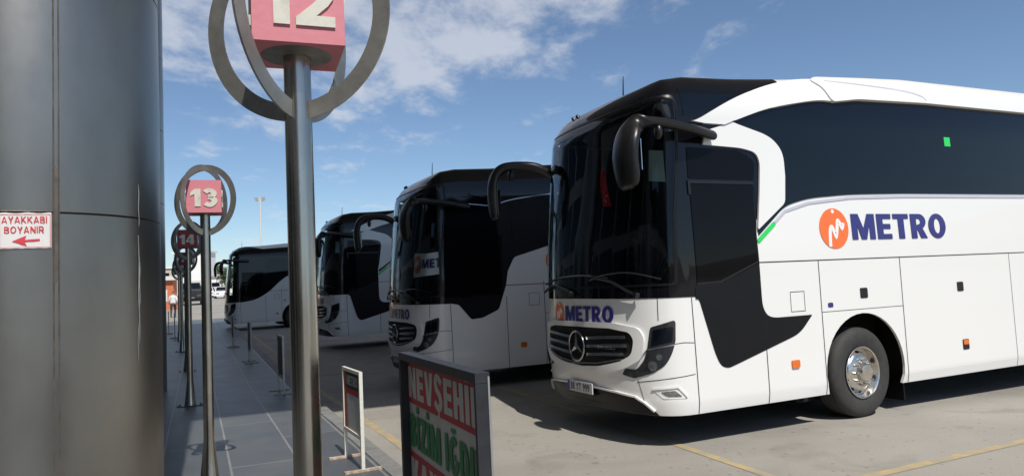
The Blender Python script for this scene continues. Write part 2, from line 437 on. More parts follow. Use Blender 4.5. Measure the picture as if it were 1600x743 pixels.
def make_coach(kind,label,group,text=True,wheel_proto=None):
    t=thing('coach',label,'coach',group=group)
    HB=1.54
    # ---------------- white shell with wheel arches and windscreen opening
    lo=.34; o=[(-LF-UMX,lo)]
    for C_ in (-LF-WH[1],-LF-WH[0],WH[0],WH[1]): o+=[(x,max(z,lo)) for x,z in circ(C_,.56,.655,24,200,-20)]
    o+=[(UMX,lo),(UMX,4.06),(-LF-UMX,4.06)]
    ws=rnd([(-.20,1.66,.05),(-.17,2.4,0),(-.10,2.94,0),(-.06,3.3,0),(-.03,3.60,.16),(-.24,3.63,0),(-.67,3.605,0),(-1.1,3.60,0)]+mir([(-.20,1.66,.05),(-.17,2.4,0),(-.10,2.94,0),(-.06,3.3,0),(-.03,3.60,.16),(-.24,3.63,0),(-.67,3.605,0),(-1.1,3.60,0)]),.05)
    body=patch('body',[o,ws],0,MT['white'],t,skirt=.03)
    # roof cap and rear wall
    bm=bmesh.new(); rows=[]
    uu=[x*.5 for x in range(int(UMX*2)+1)]+[UMX]
    uu=sorted(set(uu)); lst=[-LF/2*(1-i/10)for i in range(11)][:-1]+uu
    for a in lst:
        p1=Vector(bus_surf(a,4.06)); p2=Vector(bus_surf(-LF-a,4.06)); mid=[]
        row=[]
        for k in range(7):
            q=p1.lerp(p2,k/6); q.z+=.02*math.sin(math.pi*k/6)*min(1,(p2-p1).length/1.2); row.append(bm.verts.new(q))
        rows.append(row)
    for A,B in zip(rows,rows[1:]):
        for k in range(6):
            f=bm.faces.new((A[k],A[k+1],B[k+1],B[k])); f.material_index=1 if (A[3].co.x<-.9 or kind!='A') and kind!='C' else 0
    for v in bm.verts: pass
    me=bpy.data.meshes.new('roof_panel'); bmesh.ops.recalc_face_normals(bm,faces=bm.faces); bm.to_mesh(me); bm.free()
    for p_ in me.polygons: p_.use_smooth=True
    link('roof_panel',me,t,[MT['white'],MT['black']])
    bm=bmesh.new(); vv=[.34,.5,.8,1.45,1.9,2.6,3.4,3.5,3.6,3.7,3.8,3.9,4.0,4.06]
    A=[bm.verts.new(bus_surf(UMX,v)) for v in vv]; B=[bm.verts.new(bus_surf(-LF-UMX,v)) for v in vv]
    for i in range(len(vv)-1): bm.faces.new((A[i],A[i+1],B[i+1],B[i]))
    obj('rear_panel',bm,MT['white'],t)
    bm=bmesh.new(); ring=[]
    for i in range(41):
        q=bus_surf(-LF*i/40,.6); ring.append((q[0]+.03,q[1]+(.02 if q[1]<1.2 else -.02),.40))
    ring=[(-.72,.02,.40)]+ring+[(-.72,2.53,.40),(-.72,2.10,.40),(SF+DFR+UMX-.02,2.10,.40),(SF+DFR+UMX-.02,.45,.40),(-.72,.45,.40)]
    bm.faces.new([bm.verts.new(q) for q in ring])
    xs=[-2.45,-.72,.78,5.4,6.9,9.1]
    for a,b in zip(xs[::2],xs[1::2]): bx(bm,a,b,.10,2.45,.41,1.2)
    for cx in WH:
        c=cx+SF+DFR
        bx(bm,c-.72,c+.72,.42,2.13,.20,1.25)
    obj('underbody',bm,MT['dark'],t)
    # ---------------- black nose, pillar and driver's side panel
    top=4.06
    if kind=='A':
        low=rnd([(.02,1.525,0),(.085,1.515,.05),(.25,.93,.06),(.305,.80,.09),(.40,.765,.08),(.50,.79,.10),(1.454,1.052,.12),(1.66,1.245,.02),(1.02,1.245,.14),(.93,1.36,.1),(.927,1.84,0),(.925,2.2,0),(1.0,2.7,0),(1.25,3.56,0)],.02)
        low+=[(1.60,3.76),(1.60,top)]
    elif kind=='B':
        low=rnd([(.0,1.525,0),(.134,1.50,.03),(.36,1.235,.04),(.57,1.25,.04),(.89,1.38,.05),(1.05,1.80,.02),(1.10,2.05,.02),(1.24,2.30,.06),(1.98,2.50,.1),(3.4,2.63,.2),(UMX-.3,2.66,0)],.02)
        low+=[(UMX-.3,3.62),(2.6,3.62),(2.6,top)]
    else:
        low=spline([(.0,1.33),(.1,1.33),(.665,1.44),(1.24,1.77),(1.83,2.29),(2.3,2.52),(3.4,2.63)],5)+[(UMX-.3,2.66),(UMX-.3,3.72),(1.0,3.72),(.6,3.86),(.2,top)]
        HB=1.33
    hood=[(-LF-1.9,HB),(-LF,HB),(-LF/2,HB)]+low+[(-LF-1.9,top)]
    patch('nose_panel',[hood,ws],.006,MT['black'],t,skirt=.008)
    if kind=='A':   # satin lower part of the driver's panel
        sat=rnd([(.03,1.50,0),(.075,1.50,.05),(.24,.94,.06),(.30,.81,.09),(.40,.777,.08),(.50,.80,.10),(1.454,1.06,.12),(1.64,1.235,.02),(1.02,1.235,.14),(.92,1.36,.1),(.915,1.84,0),(.37,1.63,.1),(.03,1.615,0)],.02)
        patch('lower_side_panel',sat,.010,MT['satin'],t,skirt=.006)
    # ---------------- windscreen (real pane) with rubber lip
    wo=[((a+LF/2)*1.012-LF/2,(b-2.63)*1.01+2.63) for a,b in ws]
    pane=patch('windscreen',wo,.014,MT['wsglass'],t,skirt=0)
    patch('windscreen_seal',[wo,[((a+LF/2)*.985-LF/2,(b-2.63)*.985+2.63) for a,b in ws]],.018,MT['satin'],t,skirt=.006)
    # ---------------- side windows
    if kind=='A':
        win=rnd([(.95,2.14,.01),(1.38,2.47,.12),(1.75,2.56,.2),(2.44,2.612,.2),(3.4,2.635,0),(5.9,2.655,0),(UMX-.5,2.66,.1),(UMX-.5,3.62,.1),(6.27,3.63,0),(4.03,3.645,0),(2.7,3.647,0),(1.96,3.61,.1),(1.25,3.52,.1),(.72,3.39,0),(.9,3.0,0),(.95,2.6,0)],.02)
        w=patch('side_window',win,.009,MT['sideglass'],t,skirt=.008)
        for a in (6.6,9.1): patch('window_joint',[(a,2.66),(a+.012,2.66),(a+.012,3.63),(a,3.63)],.011,MT['gap'],w,skirt=0)
        patch('window_sticker',[(4.30,3.27),(4.42,3.27),(4.42,3.39),(4.30,3.39)],.012,MT['green'],w,skirt=.001)
        # white C-shaped pillar and swept roof fairing
        C=rnd([(.27,3.115,.01),(.80,3.10,.10),(1.0,3.06,.08),(1.05,2.95,.10),(1.0,2.6,.0),(.93,2.2,.03),(1.365,2.50,.05),(1.405,2.8,0),(1.41,3.08,.16),(1.24,3.25,.16),(.75,3.37,.05),(.70,3.39,.02),(.55,3.335,.02),(.33,3.27,.05)],.02)
        patch('pillar_panel',C,.030,MT['white'],t,skirt=.03)
        F=[(.14,3.365),(.30,3.345),(.583,3.345),(.714,3.395)]
        F2=spline([(.714,3.395),(1.25,3.52),(1.96,3.605),(2.3,3.61)],4)[1:]
        Fu=spline([(2.45,3.84),(2.154,3.87),(1.858,3.86),(1.518,3.80),(1.176,3.718),(.85,3.622),(.54,3.513),(.19,3.374),(.14,3.365)],3)[:-1]
        patch('roof_fairing',[(a,b) for a,b in F+F2]+Fu,.045,MT['white'],t,skirt=.05)
        E_=[(2.28,3.60),(2.75,3.637),(4.03,3.637),(6.27,3.622),(UMX,3.62),(UMX,3.92),(3.0,3.92),(2.2,3.90),(2.06,3.84),(2.2,3.74)]
        patch('roof_edge',rnd(E_,.06),.060,MT['white'],t,skirt=.06)
        patch('fairing_groove',strip(spline([(2.3,3.83),(2.86,3.80),(3.63,3.745),(3.95,3.70),(4.03,3.66)],4),.014),.0615,MT['lav'],t,skirt=0)
        tr=strip([(.93,2.07),(1.36,2.395),(1.75,2.50)],.055)
        patch('green_flash',strip([(.935,2.075),(1.20,2.275)],.05),.008,MT['green'],t,skirt=.002)
        patch('window_sill',strip([(1.205,2.28),(1.375,2.41),(1.75,2.505),(2.44,2.572),(3.4,2.60),(5.9,2.62),(UMX-.5,2.625)],.032),.008,MT['lav'],t,skirt=.004)
        # driver's window and quarter light
        g1=rnd([(.06,1.66,.02),(.36,1.67,.1),(.90,1.87,.03),(.93,2.70,.03),(.06,2.70,.03)],.02)
        d=patch('driver_window',g1,.013,MT['cabglass'],t,skirt=.008)
        patch('window_frame',strip([(.05,1.655),(.365,1.665),(.905,1.86)],.016),.015,MT['trim'] if False else MT['plastic'],d,skirt=.003)
        patch('window_frame',strip([(.05,2.58),(.05,2.715),(.93,2.715)],.03),.020,MT['plastic'],d,skirt=.01)
        g2=rnd([(.05,2.75,.02),(.95,2.75,.02),(.99,2.96,.06),(.78,3.075,.08),(.06,3.085,.02)],.02)
        patch('quarter_window',g2,.012,MT['cabglass'],t,skirt=.006)
        g3=rnd([(.06,3.42,.02),(.55,3.56,.0),(1.2,3.73,.04),(1.2,3.80,.04),(.06,3.74,.03)],.02)
        patch('upper_window',g3,.010,MT['sideglass'],t,skirt=.004)
    else:
        top_=3.60 if kind=='B' else 3.66
        bk=2.70
        patch('driver_window',rnd([(.06,1.66 if kind=='B' else 1.58,.02),(.5,1.68,.1),(.98,1.87 if kind=='B' else 1.85,.03),(1.02,2.70,.03),(.06,2.70,.03)],.02),.013,MT['cabglass'],t,skirt=.006)
        wb=[(1.25,2.40,.05),(1.98,2.56,.1),(3.4,2.66,0),(UMX-.5,2.70,.1),(UMX-.5,3.40,.1),(2.0,3.40,.1),(1.2,3.30,.1)] if kind=='B' else [(2.1,2.56,.1),(3.4,2.66,0),(UMX-.5,2.70,.1),(UMX-.5,3.30,.1),(1.15,3.30,.1),(1.15,2.2,.05)]
        patch('side_window',rnd(wb,.03),.012,MT['sideglass'],t,skirt=.006)
        if kind=='B':
            F=[(.40,3.43),(.60,3.39),(1.02,3.36),(1.5,3.40),(2.2,3.46),(UMX-.3,3.46),(UMX-.3,3.60),(2.1,3.61),(.95,3.57),(.58,3.52)]
            patch('roof_fairing',rnd(F,.05),.035,MT['black'],t,skirt=.03)
            patch('trim_line',strip(spline([(.29,3.274),(.6,3.25),(.88,3.242),(1.27,3.35),(1.948,3.44),(3,3.45)],4),.014),.010,MT['trim'],t,skirt=.002)
    # ---------------- panel gaps
    gl=[]
    def gap(pts,w=.011): gl.append(patch('panel_gap',strip(pts,w),.0025,MT['gap'],t,skirt=0))
    g1u={'A':.95,'B':1.05,'C':1.1}[kind]
    gap([(0.0,.345),(-.01,1.0),(-.02,1.52)]); gap([(g1u,.345),(g1u,1.03 if kind=='A' else 1.6)])
    if kind=='A': gl.append(patch('panel_gap',strip([(g1u,1.03),(g1u,1.25)],.008),.0115,MT['dark'],t,skirt=0))
    for a in (1.815,3.19): gap([(a,.345),(a,1.845)])
    for a in (5.39,7.6,9.6): gap([(a,.345),(a,1.845)],.007)
    cz={'A':1.85,'B':1.80,'C':1.80}[kind]
    gap([(g1u-.02,cz),(3.2,cz),(9.8,cz)],.012); gap([(1.82,1.262),(3.185,1.262)],.006)
    fu=1.35 if kind=='A' else 1.5
    fb=1.293 if kind=='A' else 1.42
    gap([(fu,fb),(fu+.21,fb),(fu+.21,fb+.217),(fu,fb+.217),(fu,fb-.003)],.007)
    gap([(-.40,1.30),(-.40,1.53)],.008); gap([(-.26,1.06),(-.14,1.07),(-.02,1.06)],.007); gap([(-.67,.675),(-.3,.72),(-.03,.745)],.007); gap([(-.655,.70),(-.60,.46)],.007)
    gap(mir([(-.40,1.30),(-.40,1.53)]),.008); gap(mir([(-.26,1.06),(-.02,1.06)]),.007); gap(mir([(-.67,.675),(-.03,.745)]),.007)
    join('panel_gap',gl,t)
    # latches, marker lamps, sticker
    def rect(a,b,w,h_): return rnd([(a-w/2,b-h_/2),(a+w/2,b-h_/2),(a+w/2,b+h_/2),(a-w/2,b+h_/2)],.02,3)
    for a,b in ((2.52,1.447),(4.305,1.446),(6.4,1.446)): patch('locker_latch',rect(a,b,.125,.12),.006,MT['plastic'],t,skirt=.006)
    l2=patch('locker_latch',rect(4.32,.71,.125,.13),.006,MT['plastic'],t,skirt=.006); patch('marker_lamp',rect(4.32,.738,.105,.06),.012,MT['orange'],l2,skirt=.006)
    patch('marker_lamp',rect(1.35 if kind!='C' else 1.6,.725,.115,.085),.018,MT['orange'],t,skirt=.018)
    patch('blue_sticker',rect(1.96,1.335,.085,.055),.003,MT['logo_blue'],t,skirt=.001)
    if text:
        logo(t,2.12,2.21,.235,.006)
        block_text('lettering','METRO',lambda x,y,d:bus_pt(2.41+x,2.075+y,.005+d),1.72,.305,MT['logo_blue'],t,t=.25,gap_=.09,th=.003)
        if kind!='C':
            logo(t,-2.10,1.372,.125,.008)
            block_text('lettering','METRO',lambda x,y,d:bus_pt(-1.925+x,1.278+y,.007+d),.98,.178,MT['logo_blue'],t,t=.25,gap_=.09,th=.003)
    # ---------------- front: grille, emblem, lamps, plate, bumper
    c0=-LF/2
    gr=[(c0,1.225,.0),(-1.0,1.222,.02),(-.72,1.185,.05),(-.665,1.11,.05),(-.70,.95,.06),(-.865,.878,.06),(-1.18,.812,.1),(c0,.785,.1)]
    gr=gr+mir(gr)[1:-1]; hexo=rnd(gr,.04)
    def grow(pts,k,dv=0): return [((a-c0)*k+c0,(b-1.0)*(1+(k-1)*2.6)+1.0+dv) for a,b in pts]
    patch('grille_surround',[grow(hexo,1.13,-.018),grow(hexo,1.0)],.030,MT['white'],t,skirt=.03)
    g=patch('grille',grow(hexo,1.02),.006,MT['dark'],t,skirt=.004)
    bars=[]
    for zz,hw_ in ((1.135,.83),(1.045,.845),(.955,.80)):
        for sgn in (-1,1):
            p0=[(c0+sgn*.17,zz-.035),(c0+sgn*.5,zz-.012),(c0+sgn*hw_,zz+.0)]
            bars.append(patch('grille_bar',strip(p0 if sgn>0 else p0[::-1],.034),.026,MT['trim'],g,skirt=.016))
    for o_ in bars: o_.name='grille_bar'
    sl=[patch('grille_slat',strip([(c0-.84,zz),(c0,zz-.03),(c0+.84,zz)],.010),.014,MT['satin'],g,skirt=.008) for zz in (1.17,1.09,1.0,.915)]
    pass
    patch('grille_chin_trim',strip([(c0-.78,.905),(c0-.4,.84),(c0,.815),(c0+.4,.84),(c0+.78,.905)],.016),.034,MT['trim'],t,skirt=.02)
    if kind!='C':
        # ring and three-pointed star standing in the grille
        bm=bmesh.new(); cen=Vector(bus_pt(c0,1.005,.05))
        ax=Vector((0,1,0)); az=Vector((0,0,1)); nx=Vector((-1,0,0)); RR=.165
        ring=[cen+ax*RR*math.cos(2*math.pi*i/40)+az*RR*math.sin(2*math.pi*i/40) for i in range(41)]
        tube(bm,ring,.013,8,flatdir=(1,0,0),caps=False)
        for k in range(3):
            a=R(90+120*k); d=ax*math.cos(a)+az*math.sin(a); s_=ax*-math.sin(a)+az*math.cos(a)
            tip=cen+d*RR; b1=cen+s_*.030-d*.017; b2=cen-s_*.030-d*.017; c1=cen+nx*.028; c2=cen-nx*.01
            V=[bm.verts.new(q) for q in (tip,b1,c1,b2,c2)]
            for f in ((0,1,2),(0,2,3),(0,4,1),(0,3,4)): bm.faces.new([V[i] for i in f])
        obj('star_emblem',bm,MT['emblem'],t,smooth=50)
        text_obj('lettering','TRAVEGO',lambda x,y,d:bus_pt(c0+.33+x,1.045+y-.05,.027+d),.36,.038,MT['trim'],g,bold=.02,th=.003)
    hl=[(-.485,1.235,.02),(-.225,1.305,.04),(-.235,1.10,.0),(-.27,.98,.05),(-.345,.85,.08),(-.49,.77,.05),(-.69,.715,.02),(-.85,.745,.02),(-.80,.81,.03),(-.66,.80,.05),(-.565,.90,.05),(-.525,1.02,.02)]
    for k,f_ in enumerate((lambda q:q,mir)):
        h_=patch('headlight',rnd(f_(hl),.03),.008,MT['hl'],t,skirt=.006)
        patch('lens_divider',strip(f_([(-.60,.93),(-.53,1.005),(-.40,1.03),(-.25,1.055)]),.012),.012,MT['trim'],h_,skirt=.003)
        for (a,b,r_) in ((-.475,.845,.050),(-.405,.935,.032),(-.42,1.14,.05),(-.33,1.16,.045)):
            cc=f_([(a,b)])[0]
            if b<1: patch('reflector',circ(cc[0],cc[1],r_,20),.013,MT['lampglass'],h_,skirt=.004)
        pl=patch('reflector',rnd(f_([(-.49,1.04,.01),(-.27,1.085,.01),(-.25,1.24,.03),(-.46,1.205,.01)]),.02),.011,MT['sideglass'],h_,skirt=.003)
        fz=patch('fog_bezel',rnd(f_([(-.49,.60,.02),(-.235,.622,.02),(-.155,.515,.02),(-.40,.515,.02)]),.02),.004,MT['white'],t,skirt=.003)
        fg=patch('fog_lamp',rnd(f_([(-.42,.585,.02),(-.27,.598,.02),(-.20,.535,.02),(-.35,.538,.02)]),.02),.008,MT['lampglass'],fz,skirt=.004)
        patch('fog_lamp_brow',strip(f_([(-.50,.612),(-.24,.632),(-.15,.53)]),.016),.016,MT['white'],t,skirt=.014)
    # lower bumper: shade below painted as a dark patch, and the ledge over it
    shade_pts=[(-.46,.342),(-.56,.44),(-.66,.515),(-.95,.54),(-1.26,.555)]
    shade_pts=shade_pts+[(c0,.56)]+mir(shade_pts)
    patch('bumper_shade',shade_pts,.003,MT['satin'],t,skirt=.002)
    pv=[(-.50,.39),(-.60,.475),(-.70,.527),(-.95,.553),(-1.26,.570)]
    patch('bumper_lip',strip((pv+[(c0,.574)]+mir(pv))[::-1],.018),.030,MT['white'],t,skirt=.03)
    # number plate
    x_=bus_pt(c0,.56,.035)[0]
    pb=box('number_plate',x_-.012,x_,c0*0+1.275-.27,1.275+.27,.485,.605,MT['plate'],t,bevel=.004)
    box('plate_band',x_-.014,x_-.011,1.275-.268+.493,1.275+.268,.487,.603,MT['plateblue'],pb)
    # viewed from the front, the reader's left is at larger y
    text_obj('lettering','38 YT 999',lambda x,y,d:(x_-.0135-d,1.275+.205-x,.505+y),.42,.082,MT['ink'],pb,bold=.012,th=.001)
    bm=bmesh.new(); bx(bm,x_-.010,x_+.03,1.275-.285,1.275+.285,.468,.488); obj('plate_holder',bm,MT['plastic'],t)
    # ---------------- wipers, antenna, mirrors
    def fp(a,b,o_=.03): return bus_pt(a,b,o_)
    for pts in ([fp(-.60,1.565,.05),fp(-.75,1.63,.05),fp(-.95,1.715,.04),fp(-1.27,1.765,.035)],[fp(-1.72,1.60,.05),fp(-1.9,1.66,.05),fp(-2.2,1.70,.05),fp(-2.62,1.62,.05)]):
        bm=bmesh.new(); tube(bm,spline(pts,5),.015,8); q=Vector(pts[0]); cyl(bm,.028,-.03,.02,14,'X',tuple(q)); w=obj('wiper',bm,MT['plastic'],t,smooth=40)
    bm=bmesh.new(); tube(bm,spline([fp(-1.0,1.755),fp(-1.5,1.80),fp(-2.1,1.78),fp(-2.6,1.72)],6),(.011,.02),8); obj('wiper_blade',bm,MT['plastic'],t,smooth=40)
    bm=bmesh.new(); tube(bm,spline([fp(-.35,1.72),fp(-.7,1.80),fp(-1.05,1.79),fp(-1.32,1.74)],6),(.009,.016),8); obj('wiper_blade',bm,MT['plastic'],t,smooth=40)
    q=Vector(bus_surf(-1.62,4.0)); q.x+=.25
    bm=bmesh.new(); z0=q.z+.005; tube(bm,[(q.x+.02,q.y,z0-.04),(q.x+.015,q.y,z0+.03),(q.x+.01,q.y,z0+.10),(q.x+.025,q.y,z0+.36)],[(.06,.025),(.026,.016),.010,.005],8); obj('antenna',bm,MT['plastic'],t,smooth=50)
    for a in (-2.35,-2.2):
        bm=bmesh.new(); tube(bm,[fp(a,3.86,-.01),fp(a,3.86,.04)],[.035,.015],10); obj('roof_marker',bm,MT['plastic'],t,smooth=40)
    for side in (0,1):
        Y=(lambda w:w) if side==0 else (lambda w:2.55-w)
        if side==0:
            path=[(-2.08,-.02,3.215,.05,.075),(-2.35,-.10,3.235,.05,.07),(-2.75,-.17,3.265,.05,.065),(-3.02,-.19,3.265,.05,.075),(-3.18,-.17,3.215,.06,.125),(-3.25,-.15,3.10,.075,.175),(-3.28,-.14,2.92,.08,.185),(-3.26,-.13,2.74,.08,.175),(-3.25,-.12,2.64,.06,.14),(-3.25,-.12,2.60,.03,.08)]
        else:
            path=[(-2.60,.10,3.12,.06,.065),(-2.85,.05,3.27,.06,.065),(-3.08,-.04,3.31,.055,.06),(-3.27,-.12,3.29,.055,.065),(-3.37,-.18,3.20,.055,.085),(-3.41,-.21,3.05,.06,.105),(-3.41,-.22,2.85,.06,.11),(-3.40,-.21,2.68,.055,.10),(-3.39,-.20,2.62,.035,.07)]
        P=spline(path,6); bm=bmesh.new()
        pts=[(a,Y(b),c) for a,b,c,_,_ in P]
        tube(bm,pts,[(rr[3],rr[4]) for rr in P],18,flatdir=(1,0,.35)); mo=obj('mirror',bm,MT['plastic'],t,smooth=60)
        bm=bmesh.new(); c=path[-4 if side==0 else -3]
        pl=[(c[0]+c[3]+.006,Y(c[1])+yy*.80*c[4],c[2]+zz*.15) for yy,zz in ((-1,-1),(1,-1),(1,1),(-1,1))]; ext(bm,pl,(.006,0,0)); obj('mirror_glass',bm,MT['mirrorglass'],mo)
        c=path[3]; bm=bmesh.new(); bmesh.ops.create_uvsphere(bm,u_segments=16,v_segments=10,radius=.07)
        for v in bm.verts: v.co=Vector((v.co.x*.55+c[0]+.10,v.co.y*.7+Y(c[1]-.02),v.co.z*1.1+c[2]-.10))
        obj('kerb_mirror',bm,MT['plastic'],mo,smooth=60)
    # mudflap
    bm=bmesh.new(); bx(bm,.705,.72,.06,.42,.12,.42); fl=obj('mudflap',bm,MT['satin'],t)
    # ---------------- cabin seen through the windscreen
    bm=bmesh.new(); X0,X1=-2.88,-1.2
    bx(bm,X1,X1+.04,.12,2.43,.9,3.62)      # bulkhead
    bx(bm,-2.6,X1,.12,.14,1.2,3.55); bx(bm,-2.6,X1,2.41,2.43,1.2,3.55); bx(bm,-2.6,X1,.12,2.43,3.58,3.60); bx(bm,-2.7,X1,.12,2.43,.88,.9)
    obj('cabin_lining',bm,MT['lining'],t)
    bm=bmesh.new(); bx(bm,-2.82,-2.42,.22,2.33,1.0,1.60); obj('dashboard',bm,MT['lining'],t,smooth=40,bevel=.08)
    for y0,nm in ((.35,'seat'),(1.65,'seat')):
        bm=bmesh.new(); bx(bm,-2.05,-1.55,y0,y0+.5,1.30,1.45); bx(bm,-1.62,-1.48,y0,y0+.5,1.4,2.25); bx(bm,-1.62,-1.50,y0+.1,y0+.4,2.22,2.45); obj('driver_seat' if y0<1 else 'guide_seat',bm,MT['seat'],t,smooth=40,bevel=.04)
    bm=bmesh.new()
    ringc=Vector((-2.28,.62,1.82)); a1=Vector((0,1,0)); a2=Vector((.55,0,.83)).normalized()
    tube(bm,[ringc+a1*.23*math.cos(2*math.pi*i/28)+a2*.23*math.sin(2*math.pi*i/28) for i in range(29)],.016,8,caps=False)
    tube(bm,[ringc,ringc+Vector((-.25,0,-.3))],.03,8); obj('steering_wheel',bm,MT['plastic'],t,smooth=60)
    if kind=='A':
        bm=bmesh.new(); q=[bus_pt(a,b,-.07) for a,b in ((-.50,2.76),(-.22,2.73),(-.20,3.06),(-.50,3.09))]; ext(bm,q,(.008,.003,0)); obj('light_patch',bm,MT['lightpatch'],t)  # greenish panel painting in the light patch that shows on the glass
    # ---------------- wheels
    wp=wheel_proto
    for cx in WH:
        for side in (0,1):
            w=copy_tree(wp,t); w.location=(cx+SF+DFR,.055 if side==0 else 2.495,.522); w.rotation_euler=(0,0,(0 if side==0 else math.pi)+(R(3) if cx<3 and side==0 else 0))
    return t
# block lettering: every glyph is a list of closed outlines (first outer, rest holes) or strokes -----------
def _arc(cx,cy,rx,ry,a0,a1,n=10): return [(cx+rx*math.cos(R(a0+(a1-a0)*i/n)),cy+ry*math.sin(R(a0+(a1-a0)*i/n))) for i in range(n+1)]
def ribbon(pts,w,wy=None):
    n=len(pts);L=[];Q=[]
    for i in range(n):
        a=Vector(pts[max(i-1,0)]); b=Vector(pts[min(i+1,n-1)]); t=(b-a).normalized(); nn=Vector((-t.y*w/2,t.x*(wy or w)/2)); p=Vector(pts[i])
        L.append(tuple(p+nn)); Q.append(tuple(p-nn))
    return Q+L[::-1]
def glyph(ch,t):
    v=t*.80; mark=[]
    if ch in 'İĞŞ':
        base={'İ':'I','Ğ':'G','Ş':'S'}[ch]; w,S=glyph(base,t); c=w/2
        if ch=='İ': S=S+[[[(c-t/2,1.09),(c+t/2,1.09),(c+t/2,1.09+t*.8),(c-t/2,1.09+t*.8)]]]
        if ch=='Ğ': S=S+[[ribbon(_arc(c,1.24,.16,.12,200,340,6),.09)]]
        if ch=='Ş': S=S+[[[(c-.05,-.03),(c+.05,-.03),(c+.09,-.20),(c-.09,-.22),(c-.09,-.15),(c-.02,-.14)]]]
        return w,S
    if ch==' ': return .22,[]
    if ch=='I': return t,[[[(0,0),(t,0),(t,1),(0,1)]]]
    if ch=='M': w=.94;c=w/2; return w,[[[(0,0),(t*.92,0),(t*.92,.56),(c-t*.42,0.0),(c+t*.42,0),(w-t*.92,.56),(w-t*.92,0),(w,0),(w,1),(w-t*1.15,1),(c,.43),(t*1.15,1),(0,1)]]]
    if ch=='E': w=.60; return w,[[[(0,0),(w,0),(w,v),(t,v),(t,.5-v/2),(w*.93,.5-v/2),(w*.93,.5+v/2),(t,.5+v/2),(t,1-v),(w,1-v),(w,1),(0,1)]]]
    if ch=='T': w=.66;c=w/2; return w,[[[(c-t/2,0),(c+t/2,0),(c+t/2,1-v),(w,1-v),(w,1),(0,1),(0,1-v),(c-t/2,1-v)]]]
    if ch=='H': w=.66; return w,[[[(0,0),(t,0),(t,.5-v/2),(w-t,.5-v/2),(w-t,0),(w,0),(w,1),(w-t,1),(w-t,.5+v/2),(t,.5+v/2),(t,1),(0,1)]]]
    if ch=='N': w=.70; return w,[[[(0,0),(t*.9,0),(t*.9,.60),(w-t,0),(w,0),(w,1),(w-t*.9,1),(w-t*.9,.40),(t,1),(0,1)]]]
    if ch=='V': w=.72;c=w/2; return w,[[[(c-t*.55,0),(c+t*.55,0),(w,1),(w-t*1.05,1),(c,.30),(t*1.05,1),(0,1)]]]
    if ch=='A': w=.74;c=w/2; return w,[[[(0,0),(t*1.05,0),(t*1.25,.17),(w-t*1.25,.17),(w-t*1.05,0),(w,0),(c+t*.55,1),(c-t*.55,1)],[(t*1.45,.17+v),(w-t*1.45,.17+v),(c,.76)][::1]]]
    if ch=='K': w=.70; return w,[[[(0,0),(t,0),(t,.30),(t*1.4,.42),(w-t*1.2,0),(w,0),(t*2.0,.60),(w-.02,1),(w-t*1.25,1),(t,.60),(t,1),(0,1)]]]
    if ch=='Y': w=.70;c=w/2; return w,[[[(c-t/2,0),(c+t/2,0),(c+t/2,.40),(w,1),(w-t*1.1,1),(c,.60),(t*1.1,1),(0,1),(c-t/2,.40)]]]
    if ch=='Z': w=.62; return w,[[[(0,0),(w,0),(w,v),(t*1.25,v),(w,1-v),(w,1),(.02,1),(.02,1-v),(w-t*1.3,1-v),(0,v)]]]
    if ch in 'DO0':
        if ch=='D': w=.68; return w,[[[(0,0)]+_arc(w*.45,.5,w*.55,.5,-90,90,14)+[(0,1)],[(t,v)]+_arc(w*.45,.5,w*.55-t,.5-v,-90,90,14)+[(t,1-v)]]]
        w=.78 if ch=='O' else .6; return w,[[_arc(w/2,.5,w/2,.515,0,348,29),_arc(w/2,.5,w/2-t,.515-v,0,340,17)]]
    if ch=='R': w=.70; return w,[[[(0,0),(t,0),(t,.36),(.40*w,.36),(w-t*1.15,0),(w,0),(.72*w,.41)]+_arc(.55*w,.69,.41*w,.31,-50,90,9)+[(0,1)],[(t,.54)]+_arc(.52*w,.69,.44*w-t*.95,.31-v,-90,90,7)+[(t,1-v)]]]
    if ch=='P': w=.66; return w,[[[(0,0),(t,0),(t,.36)]+_arc(.55*w,.68,.45*w,.32,-90,90,9)+[(0,1)],[(t,.53)]+_arc(.52*w,.68,.46*w-t*.95,.32-v,-90,90,7)+[(t,1-v)]]]
    if ch=='B': w=.66; return w,[[[(0,0)]+_arc(.55*w,.265,.45*w,.265,-90,70,7)+_arc(.52*w,.76,.43*w,.24,-70,90,7)+[(0,1)],[(t,v)]+_arc(.52*w,.265,.46*w-t*.9,.265-v*.9,-90,90,6)+[(t,.53-v*.6)],[(t,.53+v*.4)]+_arc(.50*w,.765,.42*w-t*.9,.235-v*.9,-90,90,6)+[(t,1-v)]]]
    if ch=='G': w=.76; return w,[[ribbon(_arc(w/2,.5,w/2-t/2,.515-v/2,48,325,20)+[(w-t/2,.30),(w-t/2,.42)],t,v)],[[(w*.52,.40),(w-t-.004,.40),(w-t-.004,.40+v*.8),(w*.52,.40+v*.8)]]]
    if ch=='S': w=.64; return w,[[ribbon(spline([(w-.06,.80),(w/2+.05,.93),(w/2-.12,.92),(t/2,.76),(w/2-.10,.57),(w/2+.10,.45),(w-t/2,.25),(w/2+.10,.08),(w/2-.08,.07),(.04,.20)],4),t*.95,v*.95)]]
    if ch=='1': w=.46; return w,[[[(w-t,0),(w,0),(w,1),(w-t*.9,1),(.0,.80),(.0,.60),(w-t,.70)]]]
    if ch=='2': w=.66; return w,[[[(0,0),(.66,0),(.66,.21),(.34,.21),(.54,.42),(.63,.57),(.655,.71),(.63,.83),(.56,.93),(.45,.985),(.33,1.0),(.20,.98),(.10,.92),(.03,.82),(0,.66),(.24,.64),(.26,.74),(.33,.79),(.40,.765),(.42,.69),(.39,.58),(.27,.43),(0,.16)]]]
